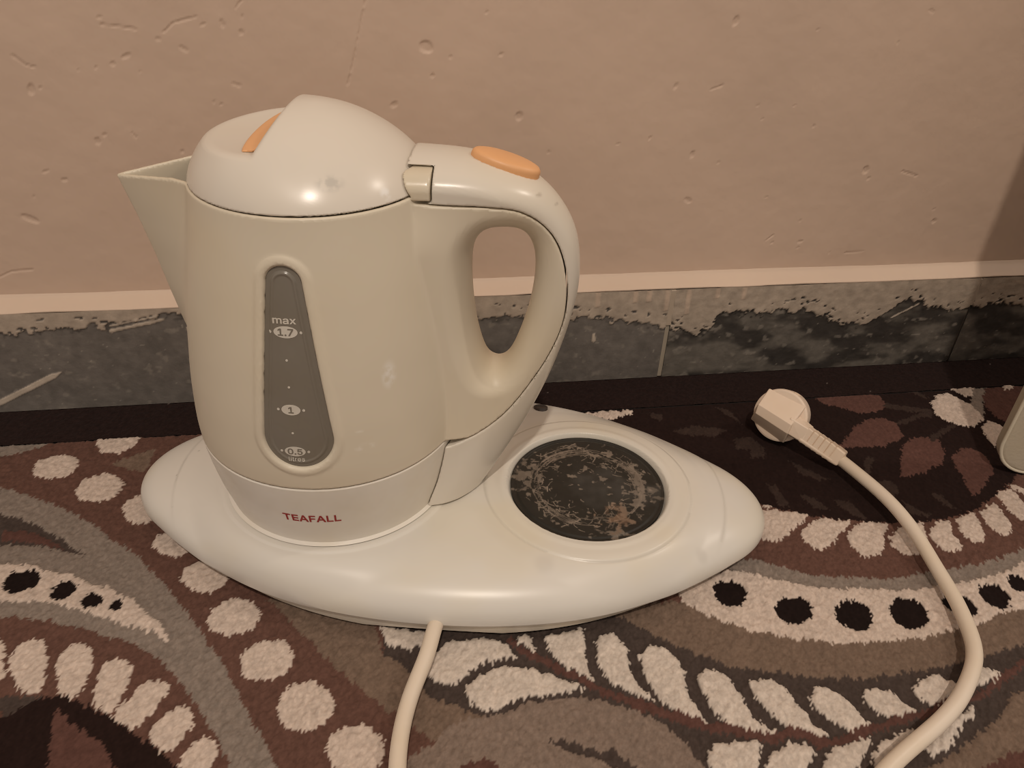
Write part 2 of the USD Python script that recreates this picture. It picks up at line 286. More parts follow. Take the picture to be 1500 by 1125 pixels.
# ------------------------------------------------------------------ rug: pile coloured and carved after its woven pattern
RUG = 'K-17 520 81 425 250 372 256 368 278 358 304 350 330 345 349 344 370 344 383 346 400 350 422 361 438 369 452 378 465 385 492 390 594 451 606 514 -16 550;T153 318 210 325 221 323 233 318 243 312 252 307 269 303 286 300 298 298 317 298 320 299 342 301 364 302 389 306 410 312 453 327 439 310 400 300 379 293 363 290 337 288 319 287 317 287 304 287 287 291 268 293 254 296 242 299 233 303 223 308 215 312 206 316;W162 311 206 316 215 312 223 308 233 303 242 299 254 296 268 293 287 291 304 287 317 287 319 287 337 288 363 290 379 293 400 300 439 310 410 274 374 265 357 263 338 258 318 255 297 252 279 252 283 252 266 253 253 254 241 255 229 260 219 261 209 265 199 268 185 276 171 286 163 295;M134 298 163 295 171 286 185 276 199 268 209 265 219 261 229 260 241 255 253 254 266 253 283 252 279 252 297 252 318 255 338 258 357 263 374 265 410 274 388 248 356 241 338 238 324 235 312 235 298 233 285 232 268 232 253 230 237 233 225 235 210 237 201 242 191 244 181 245 172 250 163 256 154 262 145 269 137 276 128 284 119 290;D-19 316 43 354 119 290 128 284 137 276 145 269 154 262 163 256 172 250 181 245 191 244 201 242 210 237 225 235 237 233 253 230 268 232 285 232 298 233 312 235 324 235 338 238 356 241 388 248 318 144 136 158 140 167 139 183 140 192 139 196 136 204 132 210 125 219 115 227 104 233 107 230 98 236 88 239 77 240 61 240 53 238 43 234 35 234 25 239 15 245 7 249 2 256 -5 266 -10 273 -19 279;M-88 326 -81 320 -71 306 -57 289 -47 275 -36 263 -27 254 -17 243 -10 234 -6 231 8 223 34 226 35 234 25 239 15 245 7 249 2 256 -5 266 -10 273 -19 279 -27 312 -52 331;U-7 217 0 220 8 224 14 231 24 234 35 234 43 234 53 238 61 240 77 240 88 239 98 236 107 230 104 233 115 227 125 219 132 210 136 204 139 196 140 192 139 183 140 167 133 158 -20 178 -14 209 -8 211;B-13 244 -6 234 1 229 8 223 0 220 -7 217 -9 211 -14 205 -20 206 -19 237;R15 205 19 209 24 211 32 211 36 208 39 202;D65 217 72 216 80 213 87 209 96 208 100 204 106 197 101 202 107 196 111 184 92 189 98 196 90 203 78 208 71 211 66 215;T-286 448 -279 446 -261 439 -240 427 -222 414 -207 403 -193 389 -178 377 -167 366 -157 354 -147 342 -138 329 -129 317 -120 303 -110 290 -103 277 -96 265 -90 252 -88 248 -79 235 -74 226 -71 219 -68 210 -61 193 -86 196 -94 222 -95 226 -99 233 -103 241 -109 249 -114 256 -120 265 -127 274 -134 283 -142 291 -152 298 -163 306 -176 311 -186 316 -198 320 -211 325 -223 329 -237 331 -243 332;D-274 422 -269 420 -253 413 -235 401 -220 389 -210 380 -202 374 -211 378 -227 385 -241 388 -252 390 -258 390 -263 391;R-263 402 -252 403 -239 398 -225 388 -219 383 -237 389 -251 393 -260 394;W-257 374 -252 373 -241 371 -232 369 -220 363 -206 358 -195 351 -184 347 -176 341 -166 335 -156 324 -143 311 -138 301 -147 308 -164 316 -180 324 -194 331 -209 337 -228 341 -241 342 -245 343;X-245 357 -243 364 -235 366 -227 364 -224 359 -224 352 -229 350 -235 347 -242 350;X-215 348 -211 353 -204 353 -201 349 -202 342 -208 340 -213 341;X-195 337 -192 343 -186 343 -182 337 -184 333 -188 333 -192 332;X-178 333 -175 336 -171 335 -171 330 -174 327 -177 329;K-216 260 -212 264 -206 270 -198 273 -190 274 -177 269 -167 263 -158 257 -149 251 -137 241 -126 233 -119 227 -116 223 -104 198 -202 211;D-221 276 -209 277 -197 274 -206 269 -212 264;R-187 266 -177 257 -167 250 -160 245 -154 238 -150 232 -147 225 -180 229 -183 241 -185 252 -186 260;W-236 317 -227 311 -225 303 -223 296 -219 290 -221 286 -224 286;W-221 298 -220 308 -216 312 -208 312 -204 306 -200 294 -198 284 -197 277 -200 276 -207 278 -212 282 -217 290;W-196 294 -195 303 -190 307 -184 306 -178 301 -176 292 -176 283 -177 274 -179 270 -186 273 -189 275 -192 284;W-171 281 -170 290 -164 294 -158 292 -153 284 -154 277 -155 267 -157 260 -158 258 -165 263 -170 267 -171 273;W-156 263 -150 268 -148 275 -142 278 -135 276 -131 270 -134 264 -137 257 -142 251 -146 249 -150 253 -156 255;W-132 253 -129 257 -122 260 -117 255 -115 247 -118 242 -123 236 -126 234 -131 238 -136 242 -136 246;W-117 233 -114 238 -107 241 -102 236 -101 229 -103 222 -108 218 -115 221 -118 228;W-228 489 -228 498 -198 499 -199 486 -204 478 -213 476 -221 477;W-234 468 -233 464 -234 460 -236 456 -239 454 -243 452 -248 452 -253 453 -257 455 -261 458 -263 462 -264 466 -264 470 -262 474 -258 476 -254 478 -249 478 -244 477 -240 475 -236 472;W-197 442 -196 438 -197 433 -199 429 -202 426 -206 425 -211 424 -216 425 -220 427 -224 431 -227 435 -228 440 -227 444 -226 448 -222 451 -218 453 -213 454 -208 453 -203 450 -200 447;W-167 414 -166 410 -166 406 -168 402 -171 400 -174 399 -178 399 -182 401 -185 404 -188 408 -190 412 -191 416 -191 421 -190 424 -187 427 -183 428 -179 428 -175 426 -172 423 -169 419;W-140 375 -140 372 -141 370 -143 368 -147 367 -150 367 -154 369 -158 371 -161 374 -163 378 -164 381 -164 384 -163 387 -160 389 -157 390 -153 389 -149 388 -146 386 -143 382 -141 379;W-113 346 -113 342 -114 339 -117 337 -121 336 -125 335 -129 337 -133 339 -137 342 -140 346 -141 350 -141 353 -140 357 -137 359 -134 361 -129 361 -125 360 -120 357 -117 354 -114 350;W-90 316 -90 311 -91 308 -93 305 -97 302 -101 302 -106 302 -110 304 -114 306 -117 310 -119 314 -119 318 -118 322 -116 325 -112 327 -108 329 -103 328 -98 326 -94 324 -91 320;W-68 285 -68 281 -69 277 -71 273 -74 271 -78 269 -83 269 -87 270 -91 272 -94 275 -96 279 -97 283 -96 288 -94 291 -91 294 -87 296 -82 296 -77 295 -73 293 -70 289;W-45 255 -44 251 -45 246 -47 242 -50 239 -54 237 -58 237 -63 238 -67 240 -70 243 -73 247 -74 252 -73 256 -72 260 -69 264 -65 266 -60 266 -55 266 -51 263 -48 260;W-18 221 -19 217 -21 213 -24 211 -28 209 -32 209 -37 210 -41 213 -44 216 -46 220 -47 225 -47 229 -45 233 -42 235 -38 237 -33 237 -28 236 -24 233 -21 230 -19 225;T-301 494 -279 499 -258 497 -269 489 -280 483 -291 481 -296 481;M-210 466 -195 475 -184 480 -185 453 -198 458 -208 463;X204 292 201 289 198 288 195 287 192 288 189 289 186 291 185 294 184 297 185 301 186 304 188 306 191 308 195 308 198 308 201 306 204 304 205 301 206 298 205 295;X240 278 238 275 235 273 231 272 227 271 224 271 221 273 218 275 217 277 217 280 218 284 220 286 223 289 227 290 231 291 234 291 238 290 240 287 241 285 241 281;X271 265 268 263 265 262 261 261 258 262 256 264 254 267 253 270 254 274 255 277 258 280 261 283 264 284 268 284 271 283 274 281 276 279 276 275 276 272 274 268;X308 264 305 261 301 259 297 259 293 259 290 261 288 263 287 266 287 270 288 273 290 276 293 279 297 281 301 281 305 281 308 279 311 277 312 274 312 270 310 267;X342 266 339 264 336 263 333 263 331 264 328 266 327 268 326 271 326 274 327 276 329 279 331 280 334 281 337 281 340 280 342 278 344 276 345 273 345 270 344 268;X367 268 364 267 361 266 358 267 356 268 354 270 353 273 352 275 353 279 354 281 357 284 359 285 362 286 365 286 368 284 370 282 371 279 371 276 371 273 369 271;X388 278 386 277 384 277 382 277 380 278 378 279 378 281 378 283 378 286 379 288 381 289 383 290 385 291 387 291 389 290 390 288 391 286 391 284 391 282 389 280;V20 283 30 283 43 283 51 277 56 269 48 267 39 267 30 263 24 258 19 254 13 256 7 259 5 264 9 276;V-19 298 4 291 8 287 3 280 -6 281 -16 285 -19 290;V25 252 32 259 42 262 55 262 65 259 74 254 83 249 91 243 84 243 75 243 66 243 55 242 46 239 39 236 34 238 27 243 25 248;V58 282 66 282 66 276 69 268 65 272 59 277;V74 279 81 281 98 282 96 271 94 259 97 248 90 252 83 258 77 266 74 273;V103 274 109 278 116 277 118 271 120 265 117 253 120 243 126 231 118 235 108 242 103 250 101 257 102 266;V125 261 134 266 143 263 146 256 148 248 146 240 146 229 149 220 153 214 147 217 140 220 134 226 129 233 126 242 125 253;V154 243 161 248 168 244 172 238 174 230 175 222 175 216 179 211 186 207 180 205 170 209 162 212 158 217 155 225 154 234 153 239;V181 236 190 238 196 236 201 229 202 221 205 214 207 207 212 202 206 200 200 205 192 208 188 212 184 220 182 228;V212 225 220 229 225 227 230 221 233 215 235 207 242 202 234 202 225 202 219 205 215 209 212 215 210 220;V144 198 151 204 160 204 170 203 174 200 171 195 166 187 151 185 143 190;V170 187 178 196 189 199 198 199 200 194 196 189 189 184 174 182;V198 183 204 190 213 195 224 197 234 197 229 193 223 188 214 180 202 179;V242 223 250 225 258 222 261 215 264 211 268 208 259 207 252 206 245 209 242 213 241 219;V272 221 282 227 289 228 295 224 298 222 297 218 289 214 280 210 274 212 271 216;V316 228 322 229 329 225 326 222 317 220 308 218 304 218 308 223;V300 216 303 215 299 212 294 212;V226 183 228 188 236 193 247 197 259 200 258 198 249 191 237 185 228 181;V257 188 266 192 275 199 284 202 291 205 301 208 297 203 289 199 277 192 270 186 261 184;M250 177 261 180 272 184 287 190 305 198 316 203 328 212 334 213 390 228 311 135 223 147;R288 177 298 179 309 181 320 174 308 158 272 166;R299 212 311 216 329 224 349 232 373 240 364 229 344 226 333 222 315 214 303 209;R58 271 59 271 59 270 65 266 65 266 72 261 79 255 79 255 89 247 96 241 96 241 108 234 108 234 118 229 127 223 127 223 127 223 127 223 127 223 128 223 128 223 128 223 128 223 128 223 129 223 129 223 129 223 129 224 129 224 129 224 130 224 130 224 130 224 130 225 130 225 130 225 130 225 130 225 130 225 130 226 130 226 130 226 130 226 130 226 130 226 129 227 129 227 120 233 120 233 110 237 99 245 91 251 81 258 75 265 74 265 67 270 61 274 55 281 55 281 55 281 55 281 55 281 55 282 54 282 54 282 54 282 54 282 54 282 53 281 53 281 53 281 53 281 53 281 53 281 52 281 52 280 52 280 52 280 52 280 52 280 52 279 52 279 52 279 52 279 52 278 52 278 52 278 52 278 52 278 53 278;R121 225 121 225 131 220 140 215 140 215 147 212 147 212 156 210 166 206 173 203 173 203 173 203 181 201 181 201 181 201 182 201 182 201 190 203 197 202 202 196 202 195 202 195 202 195 203 195 203 195 203 195 203 195 211 195 211 195 211 195 222 197 233 198 233 198 233 198 233 198 234 198 234 198 234 198 234 199 235 199 235 199 235 199 235 199 236 200 236 200 236 200 236 200 236 201 236 201 236 201 236 201 236 201 236 202 236 202 236 202 236 202 236 202 235 202 235 202 235 202 235 203 235 203 234 203 234 203 223 201 223 201 212 200 206 200 201 206 200 206 200 206 200 206 200 206 200 206 192 208 192 208 192 208 191 208 191 208 183 206 176 207 169 210 159 215 159 215 149 217 143 220 135 225 134 225 124 230 117 234 117 234 116 234 116 234 116 234 116 234 116 234 115 234 115 234 115 234 115 234 114 233 114 233 114 233 114 233 114 233 113 232 113 232 113 232 113 232 113 232 113 231 113 231 113 231 113 231 113 230 113 230 113 230 113 230 113 230 114 229 114 229 114 229;R243 201 243 201 255 203 255 203 268 204 268 204 288 208 298 210 299 210 299 210 299 210 299 210 300 210 300 211 300 211 300 211 301 211 301 211 301 211 301 212 301 212 301 212 302 212 302 213 302 213 302 213 302 213 302 213 302 213 302 214 302 214 302 214 301 214 301 214 301 214 301 214 301 214 300 214 300 214 300 214 289 213 289 213 269 208 256 207 244 205 226 203 226 203 226 203 225 203 225 203 225 203 225 203 225 203 224 203 224 203 224 202 224 202 224 202 224 202 223 202 223 201 223 201 223 201 223 201 223 201 223 201 223 200 223 200 223 200 223 200 224 200 224 200 224 200 224 200 224 200 224 200 225 199 225 200;W250 367 260 365 277 359 270 352 261 347 251 340 244 336 234 340 241 362;W264 343 274 351 285 354 304 350 297 343 290 339 282 331 271 326 265 327 262 335;W294 337 304 344 315 348 330 344 324 339 318 331 314 323 304 316 296 317 292 325;W323 332 331 338 344 343 354 343 352 337 347 327 335 315 327 314 321 320 321 327;W354 335 364 341 374 344 373 338 370 330 368 318 363 314 355 314 352 320 352 329;W380 343 391 347 398 348 395 340 391 326 385 320 378 320 375 324 376 333;W403 348 420 356 418 348 417 337 414 329 405 323 401 327 399 334 400 341;W426 363 441 369 442 359 442 351 429 334 424 344 425 353;W444 373 456 365 451 358 442 367;W248 373 251 372 255 369 250 368 247 371;W447 477 458 487 470 489 476 480 481 471 481 452 464 442 454 442 445 451 441 460;W474 497 506 505 493 484 483 482 479 492;W470 442 481 448 489 440 476 426 463 416 465 430;T505 504 525 503 508 491 494 473 480 451 481 471;R499 480 512 493 540 495 552 489 526 451 495 444 491 457 492 468;W529 501 542 502 534 489 524 488;R348 493 367 497 386 498 403 497 408 489 405 476 394 470 378 468 365 477 355 483;R334 427 349 439 363 452 379 461 392 461 401 453 398 444 398 437 387 431 375 426 359 426 344 427;R389 424 399 432 411 433 423 429 420 418 415 407 406 400 386 393 371 389 366 390 377 407;R420 407 433 416 444 416 448 406 445 393 440 386 415 366 408 365 415 386 416 399;S420 467 420 467 436 463 436 463 436 463 437 463 437 463 437 463 437 463 438 463 438 464 438 464 439 464 439 464 439 465 439 465 440 465 440 465 440 466 440 466 441 466 441 467 441 467 441 467 441 468 441 468 441 468 441 468 441 469 441 469 441 469 441 469 441 469 441 469 440 469 425 473 408 480 408 480 407 480 407 480 407 480 407 480 406 480 406 480 406 480 406 480 405 480 405 479 405 479 405 479 404 479 404 478 404 478 404 478 403 477 403 477 403 477 403 476 403 476 403 476 403 475 403 475 403 475 403 475 403 475 403 474 403 474 403 474 403 474;S419 456 436 459 436 459 436 459 437 460 437 460 437 460 438 460 438 460 438 461 438 461 439 461 439 461 439 462 439 462 440 462 440 463 440 463 440 463 440 463 440 464 440 464 440 464 440 465 440 465 440 465 440 465 440 465 440 465 440 465 440 466 439 466 439 466 439 465 422 462 421 462 405 456 404 456 404 456 404 456 404 455 403 455 403 455 403 455 403 455 402 454 402 454 402 454 402 453 402 453 401 453 401 453 401 452 401 452 401 452 401 451 401 451 401 451 401 451 401 451 401 450 401 450 401 450 402 450 402 450 402 450 402 450 402 450 403 450;S434 437 444 441 444 441 445 441 445 441 445 441 446 442 446 442 446 442 447 442 447 443 447 443 447 443 448 444 448 444 448 444 448 445 448 445 448 445 449 446 449 446 449 446 449 447 449 447 448 447 448 447 448 447 448 447 448 447 448 447 447 447 447 447 447 447 447 447 436 443 436 443 435 443 435 443 418 433 418 432 418 432 418 432 417 432 417 431 417 431 416 431 416 430 416 430 416 430 416 429 415 429 415 429 415 429 415 428 415 428 415 428 415 427 415 427 415 427 415 427 416 427 416 427 416 427 416 427 416 427 417 427 417 427 417 427 417 427 418 427 418 427;S440 492 445 483 445 483 445 483 445 483 445 483 445 483 446 483 446 483 446 483 446 483 446 483 447 483 447 483 447 483 447 484 448 484 448 484 448 484 448 484 448 485 449 485 449 485 449 485 449 486 449 486 449 486 449 486 449 487 449 487 449 487 449 487 449 487 449 488 444 496 444 496 444 497 444 497 435 500 435 500 435 500 434 500 434 500 434 500 434 500 434 500 433 500 433 500 433 500 433 499 433 499 432 499 432 499 432 498 432 498 432 498 431 498 431 497 431 497 431 497 431 497 431 496 431 496 431 496 431 496 431 496 431 495 431 495 431 495 431 495 431 495;S261 394 267 390 267 368 261 371;S281 378 290 375 295 362 284 365;S302 372 313 369 318 350 308 355;S345 387 357 386 356 374 346 369;S350 414 358 413 348 401 341 392 341 398;S353 365 359 356 366 348 352 350 350 357;S378 370 385 369 387 353 393 349 382 356;S290 416 310 393 303 393 292 401;S267 436 277 433 273 422 261 423;S210 461 233 466 257 459 243 451 218 456;S257 489 267 485 272 462;S200 487 210 483 206 476 199 479;S257 447 272 448 276 432 254 434;W145 489 147 491 164 492 186 492 185 487 174 483 165 480 155 484'
CL = {'B': (0.120, 0.062, 0.047), 'W': (0.54, 0.44, 0.37), 'V': (0.56, 0.48, 0.41), 'T': (0.222, 0.180, 0.150), 'M': (0.170, 0.118, 0.087), 'U': (0.210, 0.156, 0.124), 'D': (0.064, 0.047, 0.040),
      'K': (0.020, 0.0108, 0.0092), 'X': (0.014, 0.0085, 0.0075), 'R': (0.102, 0.050, 0.040), 'S': (0.042, 0.027, 0.022)}
HT = {'W': 0.0009, 'V': 0.0016, 'D': -0.0009, 'K': -0.0004, 'X': -0.0004}
EDGE = 0.4955
def inside(x, y, poly):
    c = np.zeros(len(x), bool); px, py = poly[:, 0], poly[:, 1]
    for i in range(len(poly)):
        x0, y0, x1, y1 = px[i - 1], py[i - 1], px[i], py[i]
        if y0 == y1: continue
        k = (y0 > y) != (y1 > y)
        c ^= k & (x < (x1 - x0) * (y - y0) / (y1 - y0) + x0)
    return c
def rug():
    s = 0.00100
    xs = np.r_[np.arange(-1.1, -0.7, 0.02), np.arange(-0.7, -0.335, 0.003), np.arange(-0.332, 0.60, s), np.arange(0.603, 0.95, 0.003), np.arange(0.96, 1.3, 0.02)]
    ys = np.r_[np.arange(-0.9, -0.2, 0.02), np.arange(-0.2, 0.146, 0.003), np.arange(0.148, EDGE + s * 0.5, s)]
    X, Y = np.meshgrid(xs, ys, indexing='ij')
    r = np.random.default_rng(11)
    P = np.stack([X, Y, 0 * X], -1)
    jx = 0.0012 * (r.random(X.shape) - 0.5) + 0.003 * (meshkit.fbm(P * np.array([900, 300, 1]), 2, 1) - 0.5)
    jy = 0.0012 * (r.random(X.shape) - 0.5) + 0.005 * (meshkit.fbm(P * np.array([620, 120, 1]), 2, 2) - 0.5)
    px, py = (X + jx).ravel(), (Y + jy).ravel()
    lo_ = 0.2055 - 0.127 * px; d_ = np.maximum(lo_ - py, 0) % 0.56      # beyond what is drawn the pattern repeats mirrored
    py = np.where(py < lo_, lo_ + np.where(d_ > 0.28, 0.56 - d_, d_), py)
    a_, b_ = -0.210 - (py - 0.235) * 0.3615, 0.312 + (py - 0.171) * 0.764
    u_ = (px - a_) % (2 * (b_ - a_)); px = a_ + np.where(u_ > b_ - a_, 2 * (b_ - a_) - u_, u_)
    col = np.tile(CL['B'], (len(px), 1)); ht = np.zeros(len(px)); cls = np.full(len(px), 'B')
    for part in RUG.split(';'):
        k, q = part[0], np.array(part[1:].split(), float).reshape(-1, 2) * 1e-3
        box = (px > q[:, 0].min()) & (px < q[:, 0].max()) & (py > q[:, 1].min()) & (py < q[:, 1].max())
        i = np.nonzero(box)[0]; i = i[inside(px[i], py[i], q)]
        col[i] = CL[k]; ht[i] = HT.get(k, 0.0); cls[i] = k
    tn = meshkit.fbm(P * np.array([560, 300, 1]), 3, 15).ravel() - 0.5
    col *= (0.93 + 0.14 * r.random(len(px)) + 0.42 * tn)[:, None]
    ht = gaussian_filter(ht.reshape(X.shape), 1.1)
    tuft = (meshkit.fbm(P * np.array([620, 420, 1]), 2, 5) - 0.5) * np.where(np.isin(cls, list('KXRS')), 0.35, 1.0).reshape(X.shape)
    Z = ht - 0.0012 + 0.0019 * tuft + 0.0004 * (r.random(X.shape) - 0.5)
    Z[:, -1] -= 0.002
    P[..., 2] = np.minimum(Z, 0.0009)
    m = grid_mesh(P)
    if m.face_normals[:, 2].mean() < 0: m.invert()
    return m, col
t = thing('rug', 'brown and beige pile rug with leaves, dots and a plain dark border', 'rug')
rm, rc = rug()
obj('pile', rm, RUGM, t, smooth=True, tint=rc)
def border():
    xs = np.r_[np.linspace(-1.1, -0.34, 6), np.arange(-0.33, 0.60, 0.0012), np.linspace(0.61, 1.3, 6)]
    ys = np.arange(EDGE - 0.002, SKIRT_Y + 0.0022, 0.0012); X, Y = np.meshgrid(xs, ys, indexing='ij'); r = np.random.default_rng(5)
    P = np.stack([X, Y, 0 * X], -1); P[..., 2] = -0.0005 + 0.001 * (meshkit.fbm(P * 260, 2, 8) - 0.5) 
    c = np.tile([0.020, 0.0112, 0.0098], (X.size, 1)) * (0.8 + 0.4 * r.random(X.size))[:, None]
    lint = r.random(X.size) > 0.99965; c[lint] = [0.16, 0.125, 0.11]
    m = grid_mesh(P)
    if m.face_normals[:, 2].mean() < 0: m.invert()
    return m, c
bm_, bc = border()
obj('border', bm_, BORDERM, t, smooth=True, tint=bc, label='plain very dark brown edge band along the wall')

# ------------------------------------------------------------------ power base: long lens-shaped plinth with a hot plate beside the kettle's seat
ca, sa = math.cos(math.radians(PHI)), math.sin(math.radians(PHI))
def to_world(x, y): return (OX + ca * x - sa * (y - 0.017), OY + sa * x + ca * (y - 0.017))
BX = 0.0020                                                            # middle of the plinth, measured along its length
YO = 0.0046
bw = to_world(BX, YO)
pb = thing('warming_stand', 'long ivory stand with a scratched black hot plate, under the kettle on the rug', 'appliance stand', (bw[0], bw[1], 0.0012), PHI)
HX, PX, KX, ZP = 0.2088, 0.091 - BX, -0.070 - BX, 0.0372
def half_width(x):
    x = np.abs(x)
    ves = 0.1042 - 1.25 * x ** 2 - 25 * x ** 4
    lobe = 0.0635 * np.sqrt(np.clip(1 - ((np.maximum(x, 0.105) - 0.105) / (HX - 0.105)) ** 2, 0, 1))
    return np.where(x < 0.12, ves, (np.where(x < 0.19, np.maximum(ves, 0), 0) ** 10 * (1 - sstep(x, 0.17, 0.19)) + sstep(x, 0.118, 0.145) * lobe ** 10) ** 0.1)
th = np.linspace(0, 2 * np.pi, 720, endpoint=False)
bx = HX * np.cos(th); bx = np.where(np.abs(bx) > 0.15, np.sign(bx) * (HX - (HX - 0.15) * np.clip((HX - np.abs(bx)) / (HX - 0.15), 0, 1)), bx)
by = half_width(bx) * np.sign(np.sin(th) + 1e-15); by[0] = 0; by[360] = 0
def dome_z(x, y, t):
    f = 0.012 + 0.0256 * (1 - np.clip(t, 0, 1) ** 5.5) ** (1 / 2.3)
    f = f - 0.0007 * sstep(np.abs(x) - (0.178 - 4 * y * y), -0.0012, 0.0016) * sstep(1 - t, 0.0, 0.10)
    rk = np.hypot(x - KX, y + YO); rp = np.hypot(x - PX, y + YO)
    mk = 1 - sstep(rk, 0.0745, 0.0960); f = f * (1 - mk) + (0.0372 - 0.0009 * sstep(rk, 0.0735, 0.0755)) * mk
    mp = 1 - sstep(rp, 0.0600, 0.0820); f = f * (1 - mp) + ZP * mp
    f = f - 0.0007 * sstep(rp, 0.0660, 0.0675) * (1 - sstep(rp, 0.069, 0.080)) - 0.0002 * np.exp(-((rp - 0.0672) / 0.0007) ** 2) + 0.0006 * np.exp(-((rp - 0.0560) / 0.0022) ** 2)
    f = f - 0.0055 * (1 - sstep(rp, 0.0500, 0.0522))
    return f
def plinth():
    tt = 1 - (1 - np.linspace(0, 1, 190)) ** 1.7
    X, Y = tt[:, None] * bx, tt[:, None] * by
    Zt = dome_z(X, Y, tt[:, None] + 0 * X)
    rows = [np.stack([X, Y, Zt], -1)]
    for sc, z in ((1.0, 0.0112), (0.990, 0.0106), (0.955, 0.0106)):
        rows.append(np.stack([bx * sc, by * sc, np.full_like(bx, z)], -1)[None])
    P = np.concatenate(rows); P = np.concatenate([P, P[:, :1]], 1)
    m = grid_mesh(P); m.merge_vertices(); m.update_faces(m.nondegenerate_faces())
    if m.face_normals[np.argmax(m.area_faces), 2] < 0: m.invert()
    return m
def stained(v):
    """old grime: faint brown lines in the joints and a few smudges"""
    x, y = v[:, 0], v[:, 1]; c = np.tile([0.68, 0.645, 0.585], (len(v), 1))
    n = meshkit.fbm(v * np.array([60, 60, 60]), 3, 4)
    rp, rk = np.hypot(x - PX, y + YO), np.hypot(x - KX, y + YO)
    g = 0.16 * np.exp(-((rp - 0.0672) / 0.0006) ** 2) * (n > 0.42) + 0.12 * np.exp(-((np.abs(x) - (0.178 - 4 * y * y)) / 0.0007) ** 2) * (n > 0.47) * (np.abs(y) < 0.04)
    warm = sstep(meshkit.fbm(v * 22, 3, 12), 0.42, 0.68) * 0.5 + 0.35 * (1 - sstep(rp, 0.06, 0.085))
    c = c * (1 - warm[:, None]) + np.array([0.68, 0.615, 0.49]) * warm[:, None]
    c = c * (1 - 0.30 * (1 - sstep(np.abs(rp - 0.0535), 0.0, 0.0042)) [:, None]) + 0.30 * np.array([0.71, 0.69, 0.63]) * (1 - sstep(np.abs(rp - 0.0535), 0.0, 0.0042))[:, None]
    for sx, sy, r, a in ((0.062, -0.075, 0.009, 0.10), (0.158, -0.052, 0.006, 0.12), (-0.100, -0.092, 0.004, 0.10), (0.068, -0.0475, 0.0008, 0.9), (-0.163, 0.022, 0.0010, 0.8), (-0.172, 0.008, 0.0006, 0.7), (-0.178, -0.015, 0.0007, 0.7), (-0.158, 0.046, 0.0007, 0.7)):
        g = np.maximum(g, a * (1 - sstep(np.hypot(x - sx, y - sy) * (0.8 + 0.6 * n), 0.3 * r, r)))
    return c * (1 - g[:, None]) + np.array([0.16, 0.12, 0.08]) * g[:, None]
IVORY = tinted('base_ivory_worn', 0.32, 400.0, 0.02, 0.0005, 14.0, 0.03, spec=0.5)
bm = plinth()
obj('top_shell', bm, IVORY, pb, smooth=32, tint=None) if False else obj('top_shell', bm, IVORY, pb, smooth=True, tint=stained(bm.vertices))
def tray():
    k = np.abs(bx) <= 0.1725
    rows = []
    for sc, z in ((0.90, 0.0002), (0.966, 0.0002), (0.976, 0.0016), (0.984, 0.0085), (0.984, 0.0104), (0.95, 0.0106)):
        x = np.clip(bx, -0.172, 0.172); y = np.minimum(half_width(x), 0.102) * np.sign(by + 1e-12) * np.where(k, 1, np.abs(by) / np.maximum(half_width(np.full_like(bx, 0.172)), 1e-6))
        y = y * np.clip(1 - 0.09 * (x / 0.172) ** 2, 0, 1); rows.append(np.stack([x * sc, y * sc, np.full_like(bx, z)], -1))
    P = np.stack(rows); P = np.concatenate([P, P[:, :1]], 1)
    m = grid_mesh(P); m.merge_vertices(); m.fix_normals(); return m
obj('bottom_tray', tray(), TRAYM, pb, smooth=30)
